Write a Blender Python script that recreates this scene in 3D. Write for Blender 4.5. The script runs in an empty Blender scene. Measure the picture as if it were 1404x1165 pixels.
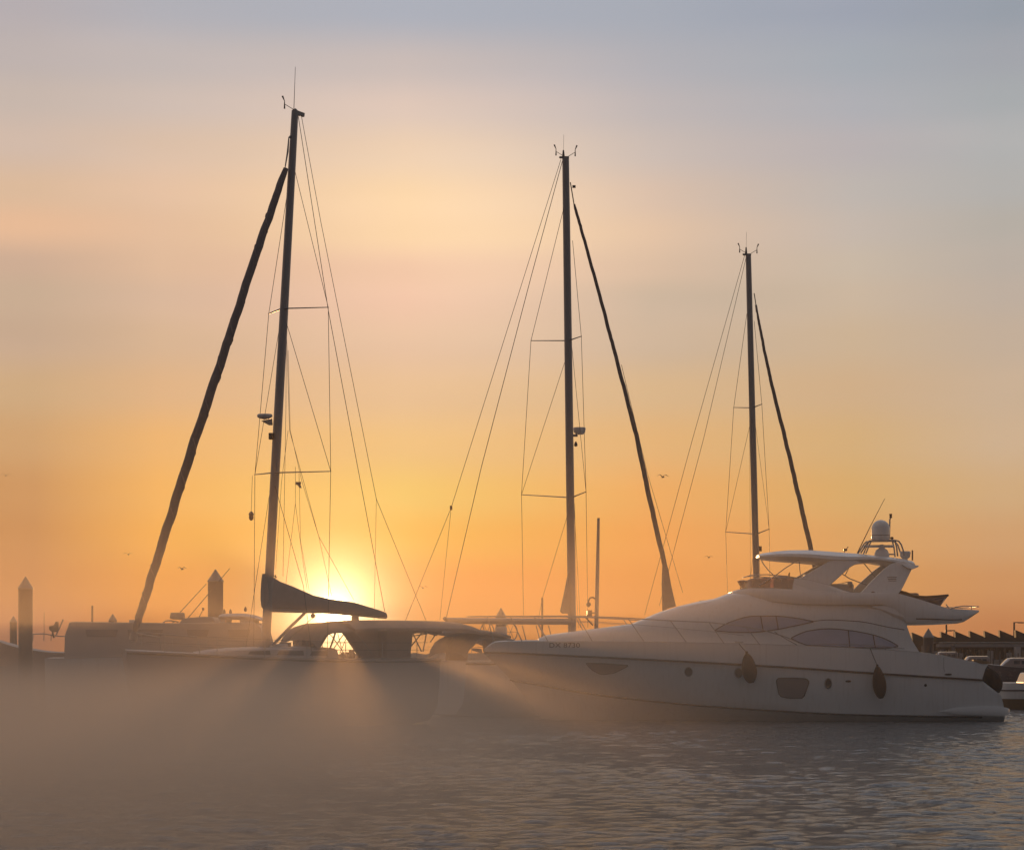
import bpy, math, random
import numpy as np
from mathutils import Vector, Matrix
from mathutils.bvhtree import BVHTree

random.seed(7)
rad = math.radians
SC = bpy.context.scene
COL = SC.collection

# ------------------------------------------------------------------ camera
F = 3500.0            # focal length in photo pixels
CX, HY = 702.0, 885.0  # photo centre column, horizon row
CAM_Z = 2.9
cam_d = bpy.data.cameras.new('camera')
cam = bpy.data.objects.new('camera', cam_d)
COL.objects.link(cam)
cam.location = (0, 0, CAM_Z)
cam.rotation_euler = (rad(90), 0, 0)
cam_d.sensor_width = 36
cam_d.lens = 36 * F / 1404
cam_d.shift_y = (HY - 582.5) / 1404
cam_d.clip_start = 0.5
cam_d.clip_end = 6000
SC.camera = cam


def P(px, py, D):
    return Vector(((px - CX) / F * D, D, CAM_Z + (HY - py) / F * D))


def lin(c):
    out = []
    for v in c[:3]:
        v = v / 255.0
        out.append(v / 12.92 if v <= 0.04045 else ((v + 0.055) / 1.055) ** 2.4)
    return tuple(out) + (1.0,)


def interp(tab, x):
    if x <= tab[0][0]:
        return tab[0][1]
    for (a, va), (b, vb) in zip(tab, tab[1:]):
        if x <= b:
            t = (x - a) / (b - a)
            return va + (vb - va) * t
    return tab[-1][1]


def smooth_interp(tab, x):
    # Catmull-Rom through the table, for fair curves
    n = len(tab)
    if x <= tab[0][0]:
        return tab[0][1]
    if x >= tab[-1][0]:
        return tab[-1][1]
    for i in range(n - 1):
        if x <= tab[i + 1][0]:
            break
    x0, y0 = tab[i]
    x1, y1 = tab[i + 1]
    def sl(j):
        if j <= 0:
            return (tab[1][1] - tab[0][1]) / (tab[1][0] - tab[0][0])
        if j >= n - 1:
            return (tab[-1][1] - tab[-2][1]) / (tab[-1][0] - tab[-2][0])
        a = (tab[j][1] - tab[j - 1][1]) / (tab[j][0] - tab[j - 1][0])
        b = (tab[j + 1][1] - tab[j][1]) / (tab[j + 1][0] - tab[j][0])
        if a * b <= 0:
            return 0
        return 2 * a * b / (a + b)
    h = x1 - x0
    t = (x - x0) / h
    m0, m1 = sl(i), sl(i + 1)
    return ((2 * t**3 - 3 * t**2 + 1) * y0 + (t**3 - 2 * t**2 + t) * h * m0
            + (-2 * t**3 + 3 * t**2) * y1 + (t**3 - t**2) * h * m1)


# ------------------------------------------------------------------ materials
def new_mat(name):
    m = bpy.data.materials.new(name)
    m.use_nodes = True
    nt = m.node_tree
    return m, nt, nt.nodes['Principled BSDF']


def mat(name, col, rough=0.5, metal=0.0, var=0.12, scale=3.0, bump=0.0, bscale=30.0, coat=0.0, spec=0.5):
    m, nt, b = new_mat(name)
    N, L = nt.nodes, nt.links
    tc = N.new('ShaderNodeTexCoord')
    nz = N.new('ShaderNodeTexNoise')
    nz.inputs['Scale'].default_value = scale
    nz.inputs['Detail'].default_value = 6
    nz.inputs['Roughness'].default_value = 0.6
    L.new(tc.outputs['Object'], nz.inputs['Vector'])
    mx = N.new('ShaderNodeMix'); mx.data_type = 'RGBA'
    c = Vector(col[:3])
    mx.inputs[6].default_value = tuple(c * (1 - var)) + (1,)
    mx.inputs[7].default_value = tuple(min(1, v * (1 + var)) for v in c) + (1,)
    L.new(nz.outputs['Fac'], mx.inputs[0])
    L.new(mx.outputs[2], b.inputs['Base Color'])
    mr = N.new('ShaderNodeMapRange')
    mr.inputs['To Min'].default_value = max(0.02, rough - 0.08)
    mr.inputs['To Max'].default_value = min(1, rough + 0.1)
    L.new(nz.outputs['Fac'], mr.inputs['Value'])
    L.new(mr.outputs[0], b.inputs['Roughness'])
    b.inputs['Metallic'].default_value = metal
    b.inputs['Coat Weight'].default_value = coat
    b.inputs['Specular IOR Level'].default_value = spec
    if bump:
        n2 = N.new('ShaderNodeTexNoise'); n2.inputs['Scale'].default_value = bscale
        n2.inputs['Detail'].default_value = 4
        L.new(tc.outputs['Object'], n2.inputs['Vector'])
        bp = N.new('ShaderNodeBump'); bp.inputs['Strength'].default_value = bump
        bp.inputs['Distance'].default_value = 0.02
        L.new(n2.outputs['Fac'], bp.inputs['Height'])
        L.new(bp.outputs[0], b.inputs['Normal'])
    return m


MT = {}
MT['gelcoat'] = mat('white_gelcoat', (0.72, 0.72, 0.70), 0.3, var=0.05, scale=0.7, coat=0.3)
def streaks(m):
    nt = m.node_tree; N, L = nt.nodes, nt.links
    b = N['Principled BSDF']; src = b.inputs['Base Color'].links[0].from_socket
    tc = N.new('ShaderNodeTexCoord'); mp = N.new('ShaderNodeMapping'); mp.inputs['Scale'].default_value = (9, 9, .7)
    nz = N.new('ShaderNodeTexNoise'); nz.inputs['Scale'].default_value = 1.0; nz.inputs['Detail'].default_value = 5
    L.new(tc.outputs['Object'], mp.inputs[0]); L.new(mp.outputs[0], nz.inputs['Vector'])
    mr = N.new('ShaderNodeMapRange'); mr.inputs['From Min'].default_value = .52; mr.inputs['From Max'].default_value = .8
    mr.inputs['To Min'].default_value = 0; mr.inputs['To Max'].default_value = .28
    L.new(nz.outputs['Fac'], mr.inputs['Value'])
    mx = N.new('ShaderNodeMix'); mx.data_type = 'RGBA'; mx.inputs[7].default_value = (0.42, 0.38, 0.32, 1)
    L.new(mr.outputs[0], mx.inputs[0]); L.new(src, mx.inputs[6]); L.new(mx.outputs[2], b.inputs['Base Color'])


streaks(MT['gelcoat'])
MT['gelcoat_top'] = mat('white_gelcoat_deck', (0.66, 0.66, 0.65), 0.4, var=0.06, scale=1.2)
MT['antifoul'] = mat('dark_bottom_paint', (0.03, 0.035, 0.05), 0.7, var=0.2)
MT['navy'] = mat('navy_hull_paint', (0.05, 0.06, 0.09), 0.25, var=0.1, coat=0.4)
MT['darkglass'] = mat('tinted_glass', (0.03, 0.035, 0.045), 0.08, var=0.1, scale=1.0, spec=0.8)
MT['painted_sheen'] = mat('painted_sheen_glass', (0.40, 0.41, 0.50), 0.08, var=0.25, scale=1.3, coat=0.5)  # grey reflection of the sky painted into the pane colour
MT['hullglass'] = mat('hull_glass', (0.26, 0.21, 0.20), 0.15, var=0.1, scale=1.0, coat=0.4)
MT['rubber'] = mat('black_rubber', (0.03, 0.03, 0.03), 0.6, var=0.2, bump=0.2)
MT['stripe'] = mat('dark_stripe', (0.07, 0.055, 0.05), 0.35)
MT['steel'] = mat('stainless_steel', (0.38, 0.37, 0.36), 0.45, metal=0.9, var=0.08)
MT['alu'] = mat('mast_aluminium', (0.30, 0.28, 0.27), 0.45, metal=0.35, var=0.12, scale=1.5)
MT['wire'] = mat('rigging_wire', (0.08, 0.075, 0.07), 0.5, metal=0.4)
MT['rope'] = mat('rope', (0.12, 0.1, 0.08), 0.9)
MT['canvas'] = mat('flare_lifted_canvas', (0.46, 0.37, 0.32), 0.9, var=0.25, scale=4, bump=0.5, bscale=8)  # base colour raised to carry the pale lift of the flare
MT['taupe'] = mat('taupe_paint', (0.42, 0.38, 0.36), 0.5, var=0.12, scale=1.5)
MT['smoked'] = mat('smoked_glass', (0.25, 0.22, 0.22), 0.2)
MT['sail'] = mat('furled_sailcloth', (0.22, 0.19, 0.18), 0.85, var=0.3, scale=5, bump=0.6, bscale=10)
MT['teak'] = mat('weathered_teak', (0.25, 0.17, 0.10), 0.6, var=0.3, scale=12)
MT['cushion'] = mat('cushion_vinyl', (0.45, 0.42, 0.38), 0.6, var=0.1)
MT['pile'] = mat('painted_steel_pile', (0.09, 0.08, 0.075), 0.7, var=0.35, scale=2.5, bump=0.3)
MT['pilecap'] = mat('pale_pile_cap', (0.22, 0.22, 0.22), 0.5, var=0.15)
MT['fender'] = mat('fender_cover', (0.035, 0.025, 0.022), 0.95, var=0.3, scale=6, bump=0.6, bscale=18)
MT['stone'] = mat('breakwater_stone', (0.16, 0.145, 0.13), 0.9, var=0.5, scale=0.6, bump=1.0, bscale=1.2)
MT['concrete'] = mat('pontoon_concrete', (0.28, 0.26, 0.24), 0.85, var=0.25, scale=1.5)
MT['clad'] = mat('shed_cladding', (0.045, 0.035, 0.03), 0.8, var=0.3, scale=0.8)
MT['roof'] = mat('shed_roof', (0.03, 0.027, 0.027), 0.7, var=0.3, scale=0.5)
MT['palewall'] = mat('pale_band', (0.26, 0.25, 0.25), 0.7, var=0.2)
MT['feather'] = mat('gull_feathers', (0.10, 0.09, 0.085), 0.9, var=0.3, scale=8)
MT['letter'] = mat('hull_lettering', (0.06, 0.04, 0.035), 0.4)


def let_light_through(m, col, fac):
    nt = m.node_tree; N, L = nt.nodes, nt.links
    t = N.new('ShaderNodeBsdfTranslucent'); t.inputs[0].default_value = col
    x = N.new('ShaderNodeMixShader'); x.inputs[0].default_value = fac
    out = [n for n in N if n.type == 'OUTPUT_MATERIAL'][0]
    L.new(N['Principled BSDF'].outputs[0], x.inputs[1]); L.new(t.outputs[0], x.inputs[2])
    L.new(x.outputs[0], out.inputs[0])


let_light_through(MT['canvas'], (0.30, 0.20, 0.12, 1), 0.25)


def glass_mat(name, tint, fac):
    m = bpy.data.materials.new(name); m.use_nodes = True
    nt = m.node_tree; N, L = nt.nodes, nt.links
    N.clear()
    o = N.new('ShaderNodeOutputMaterial')
    t = N.new('ShaderNodeBsdfTransparent'); t.inputs[0].default_value = tint
    g = N.new('ShaderNodeBsdfGlossy'); g.inputs['Roughness'].default_value = 0.05
    nz = N.new('ShaderNodeTexNoise'); nz.inputs['Scale'].default_value = 2
    mr = N.new('ShaderNodeMapRange'); mr.inputs['To Min'].default_value = fac * 0.7
    mr.inputs['To Max'].default_value = fac * 1.3
    L.new(nz.outputs['Fac'], mr.inputs['Value'])
    mx = N.new('ShaderNodeMixShader')
    L.new(mr.outputs[0], mx.inputs[0]); L.new(t.outputs[0], mx.inputs[1]); L.new(g.outputs[0], mx.inputs[2])
    L.new(mx.outputs[0], o.inputs[0])
    return m


MT['screen'] = glass_mat('smoked_windscreen', (0.42, 0.33, 0.32, 1), 0.2)
MT['clearvinyl'] = glass_mat('clear_vinyl', (0.75, 0.72, 0.68, 1), 0.15)


# ------------------------------------------------------------------ mesh builder
class MB:
    def __init__(s):
        s.v = []; s.f = []

    def add(s, vs, fs):
        o = len(s.v)
        s.v += [Vector(v) for v in vs]
        s.f += [tuple(i + o for i in f) for f in fs]
        return s

    def tube(s, pts, r, n=8, flat=1.0, flat_axis=None):
        pts = [Vector(p) for p in pts]
        if not isinstance(r, (list, tuple)):
            r = [r] * len(pts)
        vs = []; fs = []
        up = None
        for i, p in enumerate(pts):
            if i == 0: d = pts[1] - p
            elif i == len(pts) - 1: d = p - pts[i - 1]
            else: d = (pts[i + 1] - pts[i - 1])
            d.normalize()
            if up is None:
                up = Vector((0, 1, 0)) if flat_axis is None else Vector(flat_axis)
                if abs(up.dot(d)) > 0.95: up = Vector((1, 0, 0))
            a = d.cross(up).normalized()
            up = a.cross(d).normalized()
            for k in range(n):
                t = 2 * math.pi * k / n
                vs.append(p + a * (math.cos(t) * r[i]) + up * (math.sin(t) * r[i] * flat))
        for i in range(len(pts) - 1):
            for k in range(n):
                k2 = (k + 1) % n
                fs.append((i * n + k, i * n + k2, (i + 1) * n + k2, (i + 1) * n + k))
        fs.append(tuple(range(n - 1, -1, -1)))
        fs.append(tuple((len(pts) - 1) * n + k for k in range(n)))
        return s.add(vs, fs)

    def box(s, c, size, rot=None):
        c = Vector(c); h = Vector(size) / 2
        vs = []
        for x in (-1, 1):
            for y in (-1, 1):
                for z in (-1, 1):
                    v = Vector((x * h.x, y * h.y, z * h.z))
                    if rot is not None: v = rot @ v
                    vs.append(c + v)
        fs = [(0, 1, 3, 2), (4, 6, 7, 5), (0, 4, 5, 1), (2, 3, 7, 6), (0, 2, 6, 4), (1, 5, 7, 3)]
        return s.add(vs, fs)

    def prism(s, poly, off):
        """poly: list of 3D points; off: extrusion vector"""
        off = Vector(off); n = len(poly)
        vs = [Vector(p) for p in poly] + [Vector(p) + off for p in poly]
        fs = [tuple(range(n)), tuple(range(2 * n - 1, n - 1, -1))]
        for k in range(n):
            k2 = (k + 1) % n
            fs.append((k, k + n, k2 + n, k2))
        return s.add(vs, fs)

    def loft(s, secs, closed=True, caps=True):
        n = len(secs[0]); vs = []; fs = []
        for q in secs: vs += [Vector(p) for p in q]
        m = n if closed else n - 1
        for i in range(len(secs) - 1):
            for k in range(m):
                k2 = (k + 1) % n
                fs.append((i * n + k, i * n + k2, (i + 1) * n + k2, (i + 1) * n + k))
        if caps:
            fs.append(tuple(range(n - 1, -1, -1)))
            fs.append(tuple((len(secs) - 1) * n + k for k in range(n)))
        return s.add(vs, fs)

    def lathe(s, prof, c, n=20, axis='z', scale=(1, 1, 1)):
        c = Vector(c); vs = []; fs = []
        for r, h in prof:
            for k in range(n):
                t = 2 * math.pi * k / n
                a, b = math.cos(t) * r, math.sin(t) * r
                v = {'z': (a, b, h), 'x': (h, a, b), 'y': (a, h, b)}[axis]
                vs.append(c + Vector((v[0] * scale[0], v[1] * scale[1], v[2] * scale[2])))
        for i in range(len(prof) - 1):
            for k in range(n):
                k2 = (k + 1) % n
                fs.append((i * n + k, i * n + k2, (i + 1) * n + k2, (i + 1) * n + k))
        fs.append(tuple(range(n - 1, -1, -1)))
        fs.append(tuple((len(prof) - 1) * n + k for k in range(n)))
        return s.add(vs, fs)

    def build(s, name, m, parent=None, origin=None, smooth=40, bevel=0, sub=0):
        """vertices are in world space; children are stored relative to their thing's origin"""
        me = bpy.data.meshes.new(name)
        if origin is None:
            origin = root_of(parent).location if parent is not None else Vector((0, 0, 0))
        o = Vector(origin)
        me.from_pydata([tuple(v - o) for v in s.v], [], s.f)
        me.validate(); me.update()
        import bmesh
        bm = bmesh.new(); bm.from_mesh(me)
        bmesh.ops.recalc_face_normals(bm, faces=bm.faces)
        bm.to_mesh(me); bm.free()
        if smooth:
            me.shade_smooth()
            try: me.set_sharp_from_angle(angle=rad(smooth))
            except Exception: pass
        me.materials.append(MT[m] if isinstance(m, str) else m)
        ob = bpy.data.objects.new(name, me)
        COL.objects.link(ob)
        if parent is not None: ob.parent = parent
        else: ob.location = o
        if bevel:
            b = ob.modifiers.new('bevel', 'BEVEL'); b.width = bevel; b.segments = 2; b.limit_method = 'ANGLE'
        if sub:
            q = ob.modifiers.new('sub', 'SUBSURF'); q.levels = sub; q.render_levels = sub
        return ob


def root_of(o):
    while o.parent is not None: o = o.parent
    return o


def tag(o, label=None, cat=None, group=None, kind=None):
    if label: o['label'] = label
    if cat: o['category'] = cat
    if group: o['group'] = group
    if kind: o['kind'] = kind
    return o


def thing(name, loc, label, cat, group=None):
    o = bpy.data.objects.new(name, None)
    COL.objects.link(o); o.location = loc
    o.empty_display_size = 0.3
    return tag(o, label, cat, group)


def copy_tree(o, parent=None):
    c = o.copy(); COL.objects.link(c)
    if parent is not None: c.parent = parent
    for ch in list(o.children): copy_tree(ch, c)
    return c


# ------------------------------------------------------------------ sky
SUN_PX = (458, 840)
sun_az = math.atan((SUN_PX[0] - CX) / F)
sun_el = math.atan((HY - SUN_PX[1]) / F)
S = Vector((math.sin(sun_az) * math.cos(sun_el), math.cos(sun_az) * math.cos(sun_el), math.sin(sun_el)))


ROWS = [870, 800, 740, 680, 610, 540, 470, 410, 370, 320, 270, 210, 150, 90, 20]
RAMPS = [
    [(179, 116, 82), (189, 128, 76), (198, 139, 84), (202, 148, 95), (207, 162, 114), (205, 170, 130), (195, 167, 142), (200, 173, 148), (205, 173, 149), (231, 187, 152), (218, 185, 155), (210, 187, 171), (199, 183, 173), (189, 178, 175), (180, 173, 176)],
    [(222, 133, 55), (239, 156, 64), (248, 175, 79), (246, 181, 98), (239, 182, 115), (224, 180, 136), (212, 178, 146), (214, 181, 155), (221, 184, 154), (225, 187, 156), (225, 190, 161), (217, 190, 168), (206, 189, 179), (193, 183, 180), (175, 175, 182)],
    [(223, 135, 52), (243, 151, 65), (247, 184, 79), (244, 200, 109), (238, 193, 129), (228, 188, 146), (217, 180, 153), (216, 173, 152), (208, 166, 144), (217, 182, 144), (225, 191, 152), (221, 193, 168), (215, 193, 180), (199, 186, 182), (172, 176, 187)],
    [(227, 143, 66), (235, 151, 70), (242, 162, 81), (239, 171, 96), (228, 179, 120), (216, 181, 139), (200, 176, 152), (191, 171, 151), (207, 179, 156), (217, 186, 160), (209, 184, 166), (198, 184, 177), (188, 180, 180), (176, 175, 181), (166, 171, 182)],
    [(210, 139, 79), (217, 152, 84), (221, 163, 97), (217, 172, 108), (213, 175, 124), (208, 175, 138), (204, 179, 150), (203, 183, 161), (201, 185, 167), (197, 184, 173), (190, 182, 176), (184, 177, 178), (174, 175, 181), (165, 171, 179), (155, 162, 176)],
    [(195, 126, 77), (208, 148, 95), (210, 161, 112), (209, 172, 128), (207, 178, 146), (201, 176, 149), (195, 175, 155), (190, 175, 161), (185, 174, 163), (181, 174, 165), (178, 176, 173), (175, 176, 176), (167, 171, 174), (162, 165, 172), (147, 156, 167)]]



def build_world():
    w = bpy.data.worlds.new('World'); SC.world = w; w.use_nodes = True
    nt = w.node_tree; N, L = nt.nodes, nt.links
    N.clear()
    out = N.new('ShaderNodeOutputWorld'); bg = N.new('ShaderNodeBackground')
    tc = N.new('ShaderNodeTexCoord'); sp = N.new('ShaderNodeSeparateXYZ')
    L.new(tc.outputs['Generated'], sp.inputs[0])

    def math_(op, a, b=None, clamp=False):
        n = N.new('ShaderNodeMath'); n.operation = op; n.use_clamp = clamp
        for i, v in enumerate((a, b)):
            if v is None: continue
            if isinstance(v, (int, float)): n.inputs[i].default_value = v
            else: L.new(v, n.inputs[i])
        return n.outputs[0]

    def mapr(v, a, b, c=0.0, d=1.0, interp='SMOOTHSTEP'):
        n = N.new('ShaderNodeMapRange'); n.interpolation_type = interp
        L.new(v, n.inputs['Value'])
        n.inputs['From Min'].default_value = a; n.inputs['From Max'].default_value = b
        n.inputs['To Min'].default_value = c; n.inputs['To Max'].default_value = d
        return n.outputs[0]

    az = math_('ARCTAN2', sp.outputs['X'], sp.outputs['Y'])
    el = math_('ARCSINE', sp.outputs['Z'])

    # soft noise that bends the layers of the sky a little
    cmb = N.new('ShaderNodeCombineXYZ')
    L.new(math_('MULTIPLY', az, 5.0), cmb.inputs[0]); L.new(math_('MULTIPLY', el, 22.0), cmb.inputs[1])
    nz = N.new('ShaderNodeTexNoise'); nz.inputs['Scale'].default_value = 1.0
    nz.inputs['Detail'].default_value = 3.0; nz.inputs['Roughness'].default_value = 0.45
    L.new(cmb.outputs[0], nz.inputs['Vector'])
    nz0 = math_('SUBTRACT', nz.outputs['Fac'], 0.5)
    elw = math_('ADD', el, math_('MULTIPLY', nz0, 0.005))
    t = math_('DIVIDE', elw, 0.26, clamp=True)

    def ramp(stops):
        r = N.new('ShaderNodeValToRGB'); r.color_ramp.interpolation = 'EASE'
        e = r.color_ramp.elements
        for i, (p, c) in enumerate(zip(ROWS, stops)):
            pos = math.atan((HY - p) / F) / 0.26
            pos = min(1, max(0, pos))
            if i < 2: q = e[i]; q.position = pos
            else: q = e.new(pos)
            q.color = lin(c)
        L.new(t, r.inputs[0]); return r.outputs[0]

    # vertical colour runs at four bearings, keyed to the rows of the photograph
    cols = [ramp(q) for q in RAMPS]
    def mixc(f, a, b):
        m = N.new('ShaderNodeMix'); m.data_type = 'RGBA'
        L.new(f, m.inputs[0])
        for s_, v in ((6, a), (7, b)):
            if isinstance(v, tuple): m.inputs[s_].default_value = v
            else: L.new(v, m.inputs[s_])
        return m.outputs[2]
    bear = [-0.185, -0.137, -0.042, 0.055, 0.133, 0.188]
    c = cols[0]
    for k in range(5):
        c = mixc(mapr(az, bear[k], bear[k + 1], interp='LINEAR'), c, cols[k + 1])

    # angular distance from the sun
    dt = N.new('ShaderNodeVectorMath'); dt.operation = 'DOT_PRODUCT'
    L.new(tc.outputs['Generated'], dt.inputs[0]); dt.inputs[1].default_value = S
    ang = math_('ARCCOSINE', math_('MINIMUM', dt.outputs['Value'], 0.9999999))

    def addc(base, fac, col):
        m = N.new('ShaderNodeMix'); m.data_type = 'RGBA'; m.blend_type = 'ADD'
        m.inputs[0].default_value = 1.0
        sc = N.new('ShaderNodeVectorMath'); sc.operation = 'SCALE'
        sc.inputs[0].default_value = col[:3]; L.new(fac, sc.inputs['Scale'])
        L.new(base, m.inputs[6]); L.new(sc.outputs[0], m.inputs[7])
        return m.outputs[2]

    def expf(width, k):
        return math_('MULTIPLY', math_('EXPONENT', math_('DIVIDE', math_('MULTIPLY', ang, -1.0), width)), k)
    c = addc(c, expf(0.03, 0.28), (1.0, 0.62, 0.16))
    c = addc(c, expf(0.0088, 7.5), (1.0, 0.80, 0.42))
    # soft bright patch added to the sky for the lens-flare glow
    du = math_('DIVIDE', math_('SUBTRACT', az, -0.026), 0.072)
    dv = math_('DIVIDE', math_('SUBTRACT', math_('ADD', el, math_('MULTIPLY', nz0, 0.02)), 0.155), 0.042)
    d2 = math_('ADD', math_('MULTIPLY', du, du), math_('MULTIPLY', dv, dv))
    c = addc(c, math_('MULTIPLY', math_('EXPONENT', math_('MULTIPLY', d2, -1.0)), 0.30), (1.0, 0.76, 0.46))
    # faint streaks of cloud
    str_ = mapr(nz.outputs['Fac'], 0.45, 0.75, 0.0, 0.05)
    c = addc(c, math_('MULTIPLY', str_, mapr(el, 0.02, 0.12)), (0.9, 0.55, 0.45))

    # the high sky and the dim side away from the sun
    away = math_('ABSOLUTE', az)
    c = mixc(mapr(el, 0.4, 1.5), c, (0.36, 0.35, 0.38, 1))
    c = mixc(mapr(away, 0.5, 2.3), c, (0.112, 0.110, 0.124, 1))
    # physical twilight sky, faint, under the measured colours
    sky = N.new('ShaderNodeTexSky'); sky.sky_type = 'NISHITA'; sky.sun_disc = False
    sky.sun_elevation = sun_el; sky.sun_rotation = sun_az
    sky.dust_density = 4
    skm = N.new('ShaderNodeVectorMath'); skm.operation = 'SCALE'; skm.inputs['Scale'].default_value = 0.003
    L.new(sky.outputs[0], skm.inputs[0])
    m = N.new('ShaderNodeMix'); m.data_type = 'RGBA'; m.blend_type = 'ADD'; m.inputs[0].default_value = 1
    L.new(c, m.inputs[6]); L.new(skm.outputs[0], m.inputs[7]); c = m.outputs[2]
    # the disc itself
    c = addc(c, mapr(ang, 0.0075, 0.0045, 0.0, 14.0), (1.0, 0.72, 0.32))
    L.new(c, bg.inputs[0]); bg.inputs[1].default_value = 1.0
    L.new(bg.outputs[0], out.inputs[0])


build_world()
ld = bpy.data.lights.new('sun', 'SUN'); ld.energy = 2.0; ld.angle = rad(0.53); ld.color = (1.0, 0.52, 0.20)
lo = bpy.data.objects.new('sun', ld); COL.objects.link(lo)
lo.rotation_euler = S.to_track_quat('Z', 'Y').to_euler(); lo.location = (0, 0, 40)

SC.view_settings.view_transform = 'Standard'
SC.view_settings.look = 'None'
SC.view_settings.exposure = 0.0
SC.cycles.use_denoising = True
SC.cycles.volume_max_steps = 256
SC.cycles.max_bounces = 8
SC.cycles.volume_bounces = 3
SC.cycles.sample_clamp_indirect = 4.0


# ------------------------------------------------------------------ water
def build_water():
    x0, x1, y0, y1 = -36.0, 40.0, 14.0, 140.0
    st = 0.1
    nx = int((x1 - x0) / st) + 1; ny = int((y1 - y0) / st) + 1
    xs = np.linspace(x0, x1, nx); ys = np.linspace(y0, y1, ny)
    X, Y = np.meshgrid(xs, ys)
    rng = np.random.RandomState(3)
    Z = np.zeros_like(X)
    K = 60
    for i in range(K):
        lam = 0.34 * (1.25 / 0.34) ** (i / (K - 1.0))
        k = 2 * math.pi / lam
        th = rad(-80) + rng.normal(0, rad(34))
        a = 0.028 / k
        # patches of calmer water
        Z += a * np.sin(k * (math.cos(th) * X + math.sin(th) * Y) + rng.uniform(0, 6.28))
    patch = 0.75 + 0.35 * np.sin(X * 0.21 + 1.3 * np.sin(Y * 0.11)) * np.sin(Y * 0.16 + 0.7 * np.sin(X * 0.13))
    Z *= patch
    e = np.minimum.reduce([(X - x0), (x1 - X), (Y - y0), (y1 - Y)]) / 6.0
    Z *= np.clip(e, 0, 1)
    co = np.stack([X, Y, Z], -1).reshape(-1, 3)
    idx = np.arange(nx * ny).reshape(ny, nx)
    q = np.stack([idx[:-1, :-1], idx[:-1, 1:], idx[1:, 1:], idx[1:, :-1]], -1).reshape(-1, 4)
    R = 690.0
    xa, xb, ya, yb = xs[0], xs[-1], ys[0], ys[-1]
    extra = [(-R, -60, 0), (R, -60, 0), (R, R, 0), (-R, R, 0)]
    base = nx * ny
    co = np.vstack([co, np.array(extra)])
    c00, c10, c11, c01 = idx[0, 0], idx[0, -1], idx[-1, -1], idx[-1, 0]
    polys = [list(map(int, r)) for r in []]
    # outer ring as four n-gons that share every border vertex of the fine patch
    bot = [int(i) for i in idx[0, :]]; rgt = [int(i) for i in idx[:, -1]]
    top = [int(i) for i in idx[-1, :]]; lft = [int(i) for i in idx[:, 0]]
    big = [
        [base, base + 1] + bot[::-1],
        [base + 1, base + 2] + rgt[::-1],
        [base + 2, base + 3] + top,
        [base + 3, base] + lft,
    ]
    me = bpy.data.meshes.new('water')
    nq = q.shape[0]
    loops = np.concatenate([q.reshape(-1)] + [np.array(b) for b in big])
    starts = np.concatenate([np.arange(nq) * 4, nq * 4 + np.cumsum([0] + [len(b) for b in big[:-1]])])
    me.vertices.add(len(co)); me.vertices.foreach_set('co', co.reshape(-1).astype(np.float32))
    me.loops.add(len(loops)); me.loops.foreach_set('vertex_index', loops.astype(np.int32))
    me.polygons.add(len(starts)); me.polygons.foreach_set('loop_start', starts.astype(np.int32))
    me.update(calc_edges=True); me.validate()
    me.shade_smooth()
    m, nt, b = new_mat('harbour_water')
    N, L = nt.nodes, nt.links
    b.inputs['Base Color'].default_value = (0.15, 0.143, 0.14, 1)
    b.inputs['Roughness'].default_value = 0.07
    b.inputs['IOR'].default_value = 1.33
    tc = N.new('ShaderNodeTexCoord')
    mp = N.new('ShaderNodeMapping'); mp.inputs['Rotation'].default_value = (0, 0, rad(15))
    mp.inputs['Scale'].default_value = (1.0, 2.0, 1.0)
    L.new(tc.outputs['Object'], mp.inputs[0])
    n1 = N.new('ShaderNodeTexNoise'); n1.inputs['Scale'].default_value = 6.0; n1.inputs['Detail'].default_value = 8
    n1.inputs['Roughness'].default_value = 0.68
    L.new(mp.outputs[0], n1.inputs['Vector'])
    bp = N.new('ShaderNodeBump'); bp.inputs['Strength'].default_value = 1.0; bp.inputs['Distance'].default_value = 0.17
    L.new(n1.outputs['Fac'], bp.inputs['Height']); L.new(bp.outputs[0], b.inputs['Normal'])
    me.materials.append(m)
    ob = bpy.data.objects.new('water', me); COL.objects.link(ob)
    tag(ob, kind='structure')


build_water()


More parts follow.
